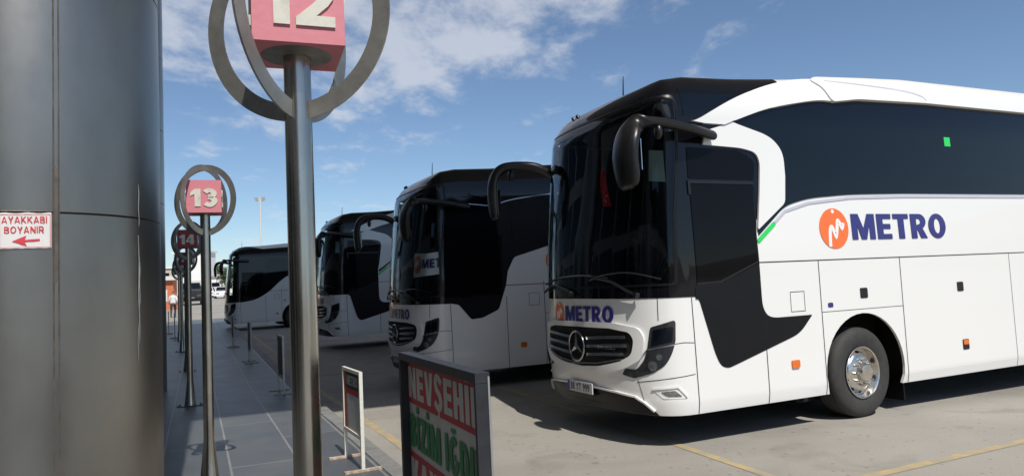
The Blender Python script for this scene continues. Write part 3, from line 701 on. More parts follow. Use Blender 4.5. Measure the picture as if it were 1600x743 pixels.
    if ch=='3': w=.64; return w,[[ribbon(spline([(t/2-.04,.80),(w/2-.05,.93),(w-t/2-.02,.80),(w-t/2-.04,.62),(w/2-.06,.53)],4),t,v)],[ribbon(spline([(w/2-.06,.515),(w-t/2-.02,.42),(w-t/2,.24),(w/2,.07),(t/2-.04,.18)],4),t,v)]]
    if ch=='4': w=.70; return w,[[[(w*.52,0),(w*.52+t,0),(w*.52+t,.20),(w,.20),(w,.38),(w*.52+t,.38),(w*.52+t,1),(w*.52-t*.1,1),(0,.38),(0,.20),(w*.52,.20)],[(w*.52,.38),(w*.24,.38),(w*.52,.72)]]]
    if ch=='5': w=.62; return w,[[ribbon(spline([(.10,.55),(w/2,.60),(w-t/2,.42),(w-t/2,.24),(w/2,.08),(.04,.18)],4),t,v)],[[(.05,.64),(.05+t*.8,.69),(.05+t*.9,1-v),(w-.03,1-v),(w-.03,1),(.09,1)]]]
    if ch=='6': w=.64; return w,[[_arc(w/2,.32,w/2,.33,0,345,20),_arc(w/2,.32,w/2-t,.33-v,0,340,14)],[ribbon([(t*.55,.56),(t*.9,.80),(w-.10,.95)],t*.9,v)]]
    if ch=='7': w=.62; return w,[[[(.12,0),(.12+t*1.1,0),(w,1-v),(w,1),(0,1),(0,1-v),(w-t*1.1,1-v)]]]
    return .3,[]
def block_text(name,s,fn,w,h,m,parent=None,t=.24,gap_=.10,th=.002):
    """lettering of cap height h stretched to width w; each letter is filled and given a thickness"""
    out_=[];x=0
    for ch in s:
        gw,S=glyph(ch,t); out_.append((x,S)); x+=gw+gap_
    tot=x-gap_; bm=bmesh.new()
    for x0,S in out_:
        for outs in S:
            es=[];allv=[]
            for ol in outs:
                vs=[bm.verts.new((x0+a,b,0)) for a,b in ol]; allv+=vs
                es+=[bm.edges.new((vs[i],vs[(i+1)%len(vs)])) for i in range(len(vs))]
            r=bmesh.ops.triangle_fill(bm,use_beauty=True,use_dissolve=False,edges=es)
            fs=[f for f in r['geom'] if isinstance(f,bmesh.types.BMFace)]
            for f in list(fs):
                c=f.calc_center_median()
                if any(pin((c.x,c.y),[(x0+a,b) for a,b in h_]) for h_ in outs[1:]): bm.faces.remove(f); fs.remove(f)
            for f in fs:
                f.normal_update()
                if f.normal.z<0: f.normal_flip()
    bot=list(bm.faces)
    be=[e for e in bm.edges if len(e.link_faces)==1]; low={}
    for e in be:
        f=e.link_faces[0]
        for lo in f.loops:
            if lo.edge==e: a,b=lo.vert,lo.link_loop_next.vert
        for q in (a,b):
            if q not in low: low[q]=bm.verts.new((q.co.x,q.co.y,-1))
        bm.faces.new((b,a,low[a],low[b]))
    for v in bm.verts: v.co=Vector(fn(v.co.x/tot*w,v.co.y*h,th if v.co.z>-.5 else 0))
    me=bpy.data.meshes.new(name); bm.to_mesh(me); bm.free()
    return link(name,me,parent,m)
# ------------------------------------------------------------------ ground
MT['frame']=mat('dark_grey_frame',(.022,.022,.027),.45,noise=.25,nscale=14,bump=.1,bscale=60)
def G(y): 
    T=[(-400,0),(9,0),(13.3,-.05),(21.5,.12),(34,.25),(50,.75),(75,1.5),(105,2.2),(160,3.2),(400,5),(2600,5)]
    return interp(y,T)
def sheet(name,x0,x1,ys,z,m,xs=None):
    bm=bmesh.new(); xs=xs or [x0,x1]; rows=[[bm.verts.new((x,y,G(y)+z)) for x in xs] for y in ys]
    for A,B in zip(rows,rows[1:]):
        for i in range(len(xs)-1): bm.faces.new((A[i],A[i+1],B[i+1],B[i]))
    return obj(name,bm,m,smooth=60)
def asphalt():
    M=mat('sunbleached_asphalt',(.29,.275,.25),.9,nscale=1); t=M.node_tree; b=t.nodes['Principled BSDF']; N=t.nodes; L=t.links
    tc=N.new('ShaderNodeTexCoord')
    def nz(s,d=6,r=.6,dist=0):
        n=N.new('ShaderNodeTexNoise'); n.inputs['Scale'].default_value=s; n.inputs['Detail'].default_value=d; n.inputs['Roughness'].default_value=r; n.inputs['Distortion'].default_value=dist; L.new(tc.outputs['Object'],n.inputs['Vector']); return n.outputs['Fac']
    def ramp(v,st):
        c=N.new('ShaderNodeValToRGB'); L.new(v,c.inputs[0]); e=c.color_ramp.elements
        while len(e)<len(st): e.new(.5)
        for k,(p_,q) in enumerate(st): e[k].position=p_; e[k].color=(*q,1)
        return c.outputs[0]
    def mix(a,b_,f,bt='MIX'):
        m_=N.new('ShaderNodeMix'); m_.data_type='RGBA'; m_.blend_type=bt
        for s_,v in (('Factor',f),('A',a),('B',b_)):
            if isinstance(v,(int,float)): m_.inputs[s_].default_value=v
            elif isinstance(v,tuple): m_.inputs[s_].default_value=(*v,1)
            else: L.new(v,m_.inputs[s_])
        return m_.outputs['Result']
    base=ramp(nz(.35,6,.6,.6),[(.32,(.240,.225,.200)),(.5,(.300,.282,.252)),(.7,(.345,.325,.290))])
    fine=ramp(nz(90,4,.7),[(.30,(.62,.62,.62)),(.5,(1,1,1)),(.72,(1.22,1.2,1.17))])
    c=mix(base,fine,.95,'MULTIPLY')
    oil=ramp(nz(1.15,5,.55,.8),[(.56,(1,1,1)),(.66,(.80,.79,.78)),(.76,(.60,.59,.58))])
    c=mix(c,oil,.8,'MULTIPLY')
    spots=N.new('ShaderNodeTexVoronoi'); spots.inputs['Scale'].default_value=1.6; L.new(tc.outputs['Object'],spots.inputs['Vector'])
    sp=ramp(spots.outputs['Distance'],[(.0,(.5,.5,.5)),(.05,(.6,.6,.6)),(.085,(1,1,1))]); c=mix(c,sp,.6,'MULTIPLY')
    vc=N.new('ShaderNodeTexVoronoi'); vc.feature='DISTANCE_TO_EDGE'; vc.inputs['Scale'].default_value=.33
    vm=N.new('ShaderNodeVectorMath'); vm.operation='ADD'; wn=N.new('ShaderNodeTexNoise'); wn.inputs['Scale'].default_value=1.4; wn.inputs['Detail'].default_value=6; L.new(tc.outputs['Object'],wn.inputs['Vector']); L.new(tc.outputs['Object'],vm.inputs[0]); L.new(wn.outputs['Color'],vm.inputs[1]); L.new(vm.outputs[0],vc.inputs['Vector'])
    ck=ramp(vc.outputs['Distance'],[(.0,(.5,.5,.5)),(.0035,(.7,.7,.7)),(.008,(1,1,1))]); c=mix(c,ck,.10,'MULTIPLY')
    drip=N.new('ShaderNodeTexVoronoi'); drip.inputs['Scale'].default_value=7; L.new(tc.outputs['Object'],drip.inputs['Vector'])
    dm=N.new('ShaderNodeMath'); dm.operation='SUBTRACT'; L.new(drip.outputs['Distance'],dm.inputs[0]); 
    dn=N.new('ShaderNodeMath'); dn.operation='MULTIPLY'; L.new(nz(.8,3),dn.inputs[0]); dn.inputs[1].default_value=.22; L.new(dn.outputs[0],dm.inputs[1])
    dd=ramp(dm.outputs[0],[(.0,(.45,.44,.43)),(.012,(.6,.6,.6)),(.03,(1,1,1))]); c=mix(c,dd,.5,'MULTIPLY')
    L.new(c,b.inputs['Base Color'])
    bp=N.new('ShaderNodeBump'); bp.inputs['Strength'].default_value=.35; bp.inputs['Distance'].default_value=.006; L.new(nz(140,3,.6),bp.inputs['Height']); L.new(bp.outputs[0],b.inputs['Normal'])
    return M
MT['asphalt']=asphalt()
ysn=[-400,-60,-10,9,11,13.3,16,18.5,21.5,27,34,42,50,62,75,90,105,130,160,260,400,900,2600]
tag(sheet('ground',0,0,ysn,0,MT['asphalt'],xs=[-1500,-300,-80,-20,0,20,80,300,1500]),kind='structure')
PD=Vector((-.41,.912)).normalized(); PN=Vector((PD.y,-PD.x))       # along the platform, and towards the road
K0=Vector((-1.24,6.96))
def kerb_pt(t,side): q=K0+PD*t+PN*side; return q
def paver_mat():
    M=mat('grey_stone_pavers',(.13,.14,.15),.45); t=M.node_tree; b=t.nodes['Principled BSDF']; N=t.nodes; L=t.links
    tc=N.new('ShaderNodeTexCoord'); mp=N.new('ShaderNodeMapping'); mp.inputs['Rotation'].default_value=(0,0,-math.atan2(PD.y,PD.x)); mp.inputs['Location'].default_value=(0,.28,0); L.new(tc.outputs['Object'],mp.inputs[0])
    br=N.new('ShaderNodeTexBrick'); br.inputs['Scale'].default_value=1; br.inputs['Brick Width'].default_value=2.5; br.inputs['Row Height'].default_value=.62; br.inputs['Mortar Size'].default_value=.013; br.inputs['Mortar Smooth'].default_value=.3; br.offset=.5
    br.inputs['Color1'].default_value=(.080,.087,.094,1); br.inputs['Color2'].default_value=(.106,.112,.118,1); br.inputs['Mortar'].default_value=(.22,.22,.21,1)
    L.new(mp.outputs[0],br.inputs['Vector'])
    nz=N.new('ShaderNodeTexNoise'); nz.inputs['Scale'].default_value=2.2; nz.inputs['Detail'].default_value=8; nz.inputs['Roughness'].default_value=.65; L.new(tc.outputs['Object'],nz.inputs['Vector'])
    cr=N.new('ShaderNodeValToRGB'); cr.color_ramp.elements[0].position=.32; cr.color_ramp.elements[0].color=(.70,.70,.70,1); cr.color_ramp.elements[1].position=.72; cr.color_ramp.elements[1].color=(1.25,1.24,1.2,1); L.new(nz.outputs['Fac'],cr.inputs[0])
    mi=N.new('ShaderNodeMix'); mi.data_type='RGBA'; mi.blend_type='MULTIPLY'; mi.inputs['Factor'].default_value=.8; L.new(br.outputs['Color'],mi.inputs['A']); L.new(cr.outputs[0],mi.inputs['B']); L.new(mi.outputs['Result'],b.inputs['Base Color'])
    rr=N.new('ShaderNodeMapRange'); rr.inputs['To Min'].default_value=.30; rr.inputs['To Max'].default_value=.62; L.new(nz.outputs['Fac'],rr.inputs['Value']); L.new(rr.outputs[0],b.inputs['Roughness'])
    bp=N.new('ShaderNodeBump'); bp.inputs['Strength'].default_value=.4; bp.inputs['Distance'].default_value=.004; bp.invert=True; L.new(br.outputs['Fac'],bp.inputs['Height']); L.new(bp.outputs[0],b.inputs['Normal'])
    return M
MT['paver']=paver_mat()
MT['kerb']=mat('kerb_stone',(.20,.20,.195),.8,noise=.22,nscale=4,bump=.3,bscale=50)
MT['yellow']=mat('worn_yellow_paint',(.46,.34,.16),.8,col2=(.31,.28,.22),thr=(.36,.60),nscale=5,bump=.2,bscale=90)
def band(name,s0,s1,z,m,t0,t1,step=1.5,vert=None):
    bm=bmesh.new(); rows=[]; t_=t0
    while t_<=t1+1e-6:
        a=kerb_pt(t_,s0); c=kerb_pt(t_,s1)
        if vert is None: rows.append((bm.verts.new((a.x,a.y,G(a.y)+z)),bm.verts.new((c.x,c.y,G(c.y)+z))))
        else: rows.append((bm.verts.new((a.x,a.y,G(a.y)+z)),bm.verts.new((a.x,a.y,G(a.y)+vert))))
        t_+=step
    for A,B in zip(rows,rows[1:]): bm.faces.new((A[0],A[1],B[1],B[0]))
    return obj(name,bm,m,smooth=60)
tag(band('platform',-14,-.17,.10,MT['paver'],-18,39),kind='structure')
bm=bmesh.new(); t_=-18.0; LK=.98
while t_<39:
    a0,a1=kerb_pt(t_+.006,-.166),kerb_pt(t_+.006,0); b0,b1=kerb_pt(t_+LK-.006,-.166),kerb_pt(t_+LK-.006,0)
    lo=[(q.x,q.y,G(q.y)-.05) for q in (a0,a1,b1,b0)]; ext(bm,lo,(0,0,.151+random.uniform(-.002,.002)+.002)); t_+=LK
tag(obj('kerb',bm,MT['kerb'],smooth=30,bevel=.012),kind='structure')
# yellow bay markings
U=Vector((math.cos(.44169854),math.sin(.44169854))); Nv=Vector((-U.y,U.x)); B1=Vector((4.03719,8.31965))
def line(name,p0,p1,w):
    d=(p1-p0).normalized(); nn=Vector((-d.y,d.x)); L_=(p1-p0).length; k=max(2,int(L_/1.2)); bm=bmesh.new(); rows=[]
    for i in range(k+1):
        q=p0.lerp(p1,i/k); rows.append([bm.verts.new((v.x,v.y,G(v.y)+.004)) for v in (q+nn*w/2,q-nn*w/2)])
    for A,B in zip(rows,rows[1:]): bm.faces.new((A[0],A[1],B[1],B[0]))
    return tag(obj(name,bm,MT['yellow']),kind='structure')
line('road_marking',Vector((-.65,6.5)),Vector((-.65,6.5))+PD*30,.11)
d2=Vector((-.355,.935)).normalized(); line('road_marking',Vector((2.72,4.55)),Vector((2.72,4.55))+d2*34,.10)
for w_ in (-1.58,4.17,9.92,15.7,21.4,27.2):
    q0=B1+Nv*w_; tt=((Vector((2.72,4.55))-q0).dot(Vector((d2.y,-d2.x))))/U.dot(Vector((d2.y,-d2.x)))
    q0=q0+U*(tt+.12); line('road_marking',q0,q0+U*14,.11)
# added hill ring; its unseen back is raised to darken window reflections
bm=bmesh.new(); rows=[]
for k in range(73):
    a=R(k*5); rr=1300; hh=(60+30*math.sin(a*3+.6)+22*math.sin(a*7+2)+12*math.sin(a*13))*(1.5 if math.sin(a)<0 else .3 if math.sin(a)<.3 else .1)
    rows.append([bm.verts.new((rr*f*math.cos(a),rr*f*math.sin(a),z)) for f,z in ((.8,-2),(1,max(8,hh)),(1.3,-2))])
for A,B in zip(rows,rows[1:]):
    for i in range(2): bm.faces.new((A[i],A[i+1],B[i+1],B[i]))
tag(obj('added_hills',bm,mat('dry_hills',(.16,.15,.11),.95,noise=.3,nscale=.01),smooth=80),kind='structure')
# ------------------------------------------------------------------ steel-clad columns, and an added slab overhead to cast shade
SLABZ=18.0
def column(x,y,rad,label,seam_az,zj,paint=False):
    t=thing('steel_column',label,'column',(x,y,G(y)+.1),0,'steel clad columns carrying the terminal canopy')
    zt=SLABZ-G(y)-.1; bm=bmesh.new(); zz=[0]+[z for z in zj]+[zt]; prof=[]
    for a,b in zip(zz,zz[1:]):
        prof+=[(rad,a+.006),(rad+.0035*(rad>.5),(a+b)/2),(rad,b-.006),(rad-.012,b)] if b<zt else [(rad,a+.006),(rad,b)]
    prof=[(rad,0)]+prof; lathe(bm,prof,128); obj('cladding',bm,MT['steel'],t,smooth=20)
    for a in seam_az:
        bm=bmesh.new(); c=Vector((math.cos(R(a)),math.sin(R(a)),0)); s_=Vector((-c.y,c.x,0))
        for off in (-.012,.012):
            tube(bm,[c*(rad+.001)+s_*off,c*(rad+.001)+s_*off+Vector((0,0,zt))],.0045,6)
        ext(bm,[c*(rad-.01)+s_*.007,c*(rad+.001)+s_*.007,c*(rad+.001)-s_*.007,c*(rad-.01)-s_*.007],(0,0,zt)); obj('joint_batten',bm,MT['seam'],t,smooth=40)
    if paint:
        bm=bmesh.new()
        for az,z0,z1,w in ((-7.6,1.50,2.12,.0035),(-7.0,1.72,2.0,.003),(-8.6,1.40,1.62,.003),(-7.2,2.17,2.42,.003)):
            n_=8; A=[];B=[]
            for i in range(n_+1):
                z=z0+(z1-z0)*i/n_; w_=w*(.4+.6*math.sin(math.pi*i/n_))*random.uniform(.6,1.3); aa=R(az)+.004*math.sin(i*1.3)
                for L_,k in ((A,-1),(B,1)):
                    a2=aa+k*w_/rad/1; L_.append(bm.verts.new(((rad+.0055)*math.cos(a2),(rad+.0055)*math.sin(a2),z-.1)))
            for i in range(n_): bm.faces.new((A[i],B[i],B[i+1],A[i+1]))
        obj('paint_drip',bm,mat('dried_white_paint',(.42,.42,.40),.6,noise=.3),t)
    return t
zj=[2.22+1.4*k-.1 for k in range(11)]
column(-2.87,4.19,.7,'large round column clad in brushed steel nearest the camera, paper notice and paint drip on it',(-46,14+90,-166,134),zj,True)
column(-7.25,13.15,.7,'round steel clad column half hidden behind the nearest column',(-46,74,-166,134),zj)
# unseen added slab, shaped along the sun direction to shade the far bays
SH=-Vector((SDIR.x,SDIR.y))/SDIR.z         # ground shift per metre of height
def up_at(px_,py_,z): return Vector((px_,py_))-SH*z
L1a=Vector((-4.61,9.87)); L1d=Vector((.925,.38)).normalized(); L1n=Vector((-L1d.y,L1d.x))
a=L1a-L1d*45; b=L1a+L1d*34; 
foot=[a,b,b+L1n*31,a+L1n*31]
foot=[up_at(q.x,q.y,SLABZ) for q in foot]
t=thing('shade_slab','unseen flat slab added over the coach bays to shade the far platform','shade slab',(foot[0].x,foot[0].y,SLABZ))
bm=bmesh.new(); ext(bm,[(q.x-foot[0].x,q.y-foot[0].y,0) for q in foot],(0,0,.7)); obj('slab_deck',bm,mat('slab_cladding',(.45,.46,.47),.5,noise=.06,nscale=1),t)
# unseen terminal building, added for the coach noses, glass and steel to mirror
tb=PD; o0=Vector((-2.87,4.19))-PN*7.5-PD*34
t=thing('unseen_terminal','unseen long terminal building with dark glazing, added behind the columns for reflections','building',(o0.x,o0.y,.0),math.atan2(PD.y,PD.x))
mfac=mat('terminal_stone_cladding',(.58,.55,.50),.7,noise=.12,nscale=.8)
LB=100
box('wall',0,LB,0,10,-1,14,mfac,t)
for i in range(20):
    for z0,z1 in ((.3,4.2),(5.2,9.0),(10,13)):
        f=box('window',i*5+.3,i*5+4.7,-.06,.02,z0,z1,MT['frame'],t)
        box('pane',i*5+.4,i*5+2.45,-.085,-.055,z0+.1,z1-.1,MT['sideglass'],f); box('pane',i*5+2.55,i*5+4.6,-.085,-.055,z0+.1,z1-.1,MT['sideglass'],f)
# ------------------------------------------------------------------ notice on the column
def colpt(az,z,o_=0,rad=.7,c=(-2.87,4.19)): return (c[0]+(rad+o_)*math.cos(R(az)),c[1]+(rad+o_)*math.sin(R(az)),z)
NW=.222; az0=-66.1
def npt(x,z,o_=.006): return colpt(az0+(x/.7)*180/math.pi,z+x*.02,o_)
bm=bmesh.new(); A=[];B=[];n_=16
for i in range(n_+1):
    x=NW*i/n_; wv=.004*math.sin(i*.9)
    A.append(bm.verts.new(npt(x,2.030,.006+abs(wv)*.5))); B.append(bm.verts.new(npt(x,2.212+wv*.6,.006+abs(wv))))
for i in range(n_): bm.faces.new((A[i],A[i+1],B[i+1],B[i]))
no=obj('paper_notice',bm,mat('white_paper',(.74,.72,.70),.7,noise=.05,nscale=12),smooth=60)
tag(no,'white paper notice with red lettering and a red arrow taped to the nearest steel column','notice')
MT['redink']=mat('red_print',(.62,.05,.06),.6,noise=.08)
block_text('lettering','AYAKKABI',lambda x,y,d:npt(.013+x,2.160+y,.011+d),.190,.033,MT['redink'],no,t=.155,gap_=.13,th=.0005)
block_text('lettering','BOYANIR',lambda x,y,d:npt(.024+x,2.109+y,.011+d),.166,.033,MT['redink'],no,t=.155,gap_=.13,th=.0005)
bm=bmesh.new()
for pl in ([(.055,2.066),(.115,2.095),(.108,2.073),(.172,2.078),(.172,2.067),(.108,2.063),(.118,2.042)],):
    bm.faces.new([bm.verts.new(npt(x,z,.011)) for x,z in pl])
obj('arrow',bm,MT['redink'],no)
bm=bmesh.new()
for x0_,x1_,z0_,z1_ in ((.004,.0065,2.034,2.205),(NW-.0065,NW-.004,2.034,2.205),(.004,NW-.004,2.034,2.0365),(.004,NW-.004,2.2025,2.205)):
    k=max(1,int((x1_-x0_)/.03)); 
    for i in range(k):
        xa=x0_+(x1_-x0_)*i/k; xb=x0_+(x1_-x0_)*(i+1)/k
        bm.faces.new([bm.verts.new(npt(x,z,.0112)) for x,z in ((xa,z0_),(xb,z0_),(xb,z1_),(xa,z1_))])
obj('border',bm,MT['redink'],no)
# ------------------------------------------------------------------ bay number posts
MT['weld']=mat('dull_steel',(.25,.24,.22),.5,metal=.8,noise=.3,nscale=20)
BR=math.atan2(.10,.27)
def bay_post(num,x,y,rz,label,faded=True,ringoff=11,bz=2.55,rs=1.0,hb=.143):
    zb=G(y)+.1; t=thing('bay_number_post',label,'bay post',(x,y,zb),rz,'numbered bay posts along the platform')
    BZ=bz-.1
    bm=bmesh.new(); lathe(bm,[(.088,.012),(.072,.12),(.055,.30),(.044,.42),(.042,BZ)],40); obj('pole',bm,MT['steelpole'],t,smooth=40)
    bm=bmesh.new(); bx(bm,-.19,.19,-.06,.06,0,.012)
    for sx in (-1,1): cyl(bm,.014,.012,.035,8,c=(sx*.15,0,0)); bx(bm,sx*.165-.03,sx*.165+.03,-.02,.02,.012,.02)
    obj('base_plate',bm,MT['weld'],t,smooth=40)
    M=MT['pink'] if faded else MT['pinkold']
    bx_=box('number_box',-hb,hb,-hb,hb,BZ,BZ+2*hb,M,t,bevel=.006)
    bm=bmesh.new(); lathe(bm,[(.043,BZ-.006),(.095,BZ-.004),(.11,BZ-.0005)],32); obj('collar',bm,MT['weld'],bx_,smooth=50)
    nm=MT['numeral']
    s=str(num); bold=.055
    for k in range(4):
        rot=Matrix.Rotation(math.pi/2*k,3,'Z')
        def fn(xx,yy,d,rot=rot): return tuple(rot@Vector((-.1075+xx,-hb-.001-d,BZ+.052+yy)))
        block_text('numeral',s,fn,.215,.155,nm,bx_,t=.27,gap_=.10,th=.006)
    cz=BZ+hb-.017
    for k,ang in enumerate((45+ringoff,-45+ringoff)):
        bm=bmesh.new(); ri,ro,th=.264*rs,.318*rs,.0035; n_=72; c=Vector((math.cos(R(ang)),math.sin(R(ang)),0)); s_=Vector((-c.y,c.x,0)); Rg=[]
        for i in range(n_):
            a=2*math.pi*i/n_; d=c*math.cos(a)+Vector((0,0,1))*math.sin(a)
            Rg.append([bm.verts.new(Vector((0,0,cz))+d*r_+s_*o_) for r_,o_ in ((ri,-th),(ro,-th),(ro,th),(ri,th))])
        for i in range(n_):
            A,B=Rg[i],Rg[(i+1)%n_]
            for j in range(4): bm.faces.new((A[j],A[(j+1)%4],B[(j+1)%4],B[j]))
        obj('hoop',bm,MT['steelring'],t,smooth=40)
    return t
bay_post(12,-.663,2.225,BR,'tall steel bay post with a faded red box numbered 12 inside crossed hoops',ringoff=10,bz=2.49,rs=1.03,hb=.136)
bay_post(13,-2.73,6.28,BR,'steel bay post with a faded pink box numbered 13, standing in the sunlit paving',bz=2.49)
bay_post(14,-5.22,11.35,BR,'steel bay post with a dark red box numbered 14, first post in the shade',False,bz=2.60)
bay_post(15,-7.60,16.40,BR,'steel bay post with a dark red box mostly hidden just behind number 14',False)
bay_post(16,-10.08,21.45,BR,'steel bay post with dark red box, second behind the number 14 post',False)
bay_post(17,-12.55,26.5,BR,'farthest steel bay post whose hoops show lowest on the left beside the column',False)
# ------------------------------------------------------------------ destination board near the camera
MT['boardred']=mat('poster_red',(.42,.03,.04),.5,noise=.1,nscale=10); MT['boardwhite']=mat('poster_white',(.50,.50,.47),.5,noise=.08,nscale=10); MT['boardgreen']=mat('poster_green',(.03,.20,.07),.5,noise=.1)
MT['frameedge']=mat('bare_aluminium_edge',(.5,.5,.5),.4,metal=.8,noise=.1)
pL=Vector((-.432,2.585)); pR=Vector((-.112,1.835)); bd=(pR-pL); BW=bd.length; ang=math.atan2(bd.y,bd.x)
t=thing('destination_board','dark framed pavement board with red, white and green bands of city names in the foreground','signboard',(pL.x,pL.y,.1),ang)
BH=1.405; D=.040; fwd=.020
# local: x along the face from reader's left to right, -y towards the reader
bm=bmesh.new()
bx(bm,0,fwd,-.0,D,0.02,BH-.027); bx(bm,BW-.014,BW,-.0,D,0.02,BH-.027); bx(bm,0,BW,0,D,BH-.026,BH); bx(bm,fwd+.001,BW-.015,0,D,.20,.24)
obj('frame',bm,MT['frame'],t,smooth=30,bevel=.004)
bm=bmesh.new(); bx(bm,BW+.0005,BW+.002,D-.006,D-.001,.03,BH-.01); obj('edge_strip',bm,MT['frameedge'],t)
pan=box('panel',fwd+.001,BW-.015,.030,.036,.241,BH-.028,MT['boardwhite'],t)
PX0,PX1=fwd+.002,BW-.016
ztop=BH-.030
rows=[('NEVŞEHİR','r'),('BİZİM IĞDIR','w'),('KAYSERİ','r'),('AKSARAY','w'),('NİĞDE','r'),('ADANA','w')]
for i,(s,c) in enumerate(rows):
    Hh=.146 if c=='r' else .172
    z1=ztop; z0=z1-Hh; ztop=z0
    if c=='r': box('red_band',PX0,PX1,.0275,.0297,z0,z1,MT['boardred'],pan)
    cap=.108 if c=='r' else .112; sx_=(BW-.055)*{'NEVŞEHİR':1,'BİZİM IĞDIR':1}.get(s,.9)
    block_text('lettering',s,lambda x,y,d:(PX0+.012+x,.0268-d,z0+(.020 if c=='r' else .022)+y),sx_,cap,MT['boardwhite'] if c=='r' else MT['boardgreen'],pan,t=.26 if c=='r' else .25,gap_=.11,th=.0008)
for sx in (.06,BW-.10): bx_=box('foot',sx,sx+.04,-.22,.28,0,.02,MT['frame'],t)
# ------------------------------------------------------------------ small framed stands along the kerb
MT['cream']=mat('cream_painted_steel',(.66,.64,.56),.5,noise=.08,nscale=20,bump=.1,bscale=60,col2=None)
MT['rust']=mat('rusty_flat_iron',(.34,.22,.15),.8,col2=(.55,.47,.38),thr=(.42,.62),nscale=22,bump=.3,bscale=80)
MT['posterdark']=mat('dark_brown_poster',(.055,.045,.042),.5,noise=.3,nscale=12)
MT['poster']=mat('poster_print',(.50,.51,.50),.4,noise=.15,nscale=9)
MT['greyframe']=mat('grey_painted_steel',(.62,.60,.55),.5,noise=.15,nscale=12)
def stand(x,y,rz,label,fm,detail=True,H_=.90,W_=.69):
    t=thing('poster_stand',label,'poster stand',(x,y,G(y)+.1),rz,'framed poster stands along the kerb')
    bm=bmesh.new(); w=.032
    bx(bm,0,w,-.016,.016,.02,H_); bx(bm,W_-w,W_,-.016,.016,.02,H_); bx(bm,w,W_-w,-.0155,.0155,H_-w,H_-.001); bx(bm,w,W_-w,-.0155,.0155,.28,.28+w)
    obj('frame',bm,fm,t,smooth=30,bevel=.003)
    for xx in (.016,W_-.016):
        bm=bmesh.new(); bx(bm,xx-.022,xx+.022,-.17,.17,0,.02); obj('foot',bm,MT['rust'],t,smooth=30,bevel=.003)
    p=box('poster',w+.002,W_-w-.002,-.004,.004,.28+w+.002,H_-w-.002,MT['poster'] if detail else MT['posterdark'],t)
    z1=H_-w-.004
    if not detail: return t
    box('poster_header',w+.003,W_-w-.003,-.0065,-.0045,z1-.15,z1,MT['ink'],p)
    box('poster_band',w+.003,W_-w-.003,-.0065,-.0045,z1-.21,z1-.152,MT['boardred'],p)
    if detail:
        block_text('lettering','METRO',lambda x_,y_,d:(w+.13+x_,-.0072-d,z1-.125+y_),.42,.095,MT['boardwhite'],p,t=.24,th=.0006)
        box('poster_stripe',w+.003,w+.10,-.0072,-.0045-.0022,.28+w+.004,z1-.001,MT['boardred'],p)
        box('poster_stripe',w+.16,w+.19,-.0072,-.0067,.28+w+.004,z1-.22,MT['boardwhite'],p)
    return t
SA=math.atan2(6.57-7.19,-1.45+1.76)
stand(-1.76,7.19,SA,'sunlit cream framed poster stand on rusty flat feet beside the kerb',MT['cream'])
s2=stand(-4.27,12.72,SA+.0,'shaded grey poster stand seen almost edge on, nearest of the shaded ones at the kerb',MT['greyframe'],False,1.0,.62)
for (x,y,lb) in ((-6.75,17.9,'shaded grey poster stand at the kerb, second of the shaded ones'),(-8.95,22.4,'pale slim poster stand at the kerb in front of the farthest coach'),(-13.6,28.3,'dark poster stand far left beside the column, right one of two'),(-15.4,31.5,'dark slim poster stand far left right against the column edge')):
    c=copy_tree(s2); c.location=(x,y,G(y)+.1); c['label']=lb
# ------------------------------------------------------------------ coaches
wheel0=mk_wheel()
grp='white and black coaches parked in the bays'
c1=make_coach('A','sunlit white coach with black nose and large blue side lettering, nearest the camera',grp,True,wheel0)
c1.location=(B1.x,B1.y,0); c1.rotation_euler=(0,0,.44169854)
c2=make_coach('B','mostly black sided coach in the shade with a white placard behind its windscreen',grp,True,wheel0)
def place(c,X,Y,z):  # X,Y of the front-axle origin
    c.location=(X,Y,z); c.rotation_euler=(0,0,.44169854)
place(c2,1.117,13.294,-.06)
c3=copy_tree(c1); place(c3,-2.607,21.483,.173); c3['label']='shaded coach with white C shaped side pillar just right of the thick steel post'
c4=make_coach('C','farthest coach with black curved window band, partly behind the thick steel post',grp,False,wheel0)
place(c4,-10.47,33.877,.223)
for w in [wheel0]+list(wheel0.children): bpy.data.objects.remove(w)
for k,(yy) in enumerate((29.3,)):
    pass
# things hanging inside the windscreens
M1=Matrix.Translation((B1.x,B1.y,0))@Matrix.Rotation(.44169854,4,'Z')
bm=bmesh.new(); P=[(-1.375,2.96),(-1.33,3.03),(-1.30,3.03),(-1.27,2.90),(-1.20,2.72),(-1.14,2.57),(-1.28,2.58),(-1.33,2.70),(-1.375,2.85)]
pts=[Vector(bus_pt(a,b,-.10)) for a,b in P]; ext(bm,pts,(.012,0,0)); pn=obj('pennant',bm,MT['red_cloth'],smooth=30,bevel=.003); pn.matrix_world=M1
tag(pn,'red cloth pennant hanging behind the windscreen of the nearest coach','pennant')
bm=bmesh.new(); q=[Vector(bus_pt(a,b,-.103)) for a,b in spline([(-1.22,2.62),(-1.26,2.655),(-1.235,2.70),(-1.20,2.69)],4)]; tube(bm,q,.006,6); obj('crescent_mark',bm,MT['logo_white'],pn)
bm=bmesh.new(); q=[bus_pt(a,b,-.12) for a,b in ((-1.08,2.02),(-.6,2.035),(-.17,2.055),(-.17,2.445),(-.6,2.43),(-1.08,2.46))]; ext(bm,q,(.01,0,0)); pc=obj('placard',bm,mat('placard_white',(.82,.85,.86),.6,noise=.04))
M2=c2.matrix_world if False else Matrix.Translation(c2.location)@Matrix.Rotation(.44169854,4,'Z')
pc.matrix_world=M2; tag(pc,'white placard with orange roundel and blue letters behind the second coach windscreen','placard')
bm=bmesh.new(); bm.faces.new([bm.verts.new(bus_pt(a,b,-.112)) for a,b in circ(-.93,2.25,.125,28,ry=.16)]); rd=obj('roundel',bm,MT['logo_orange'],pc)
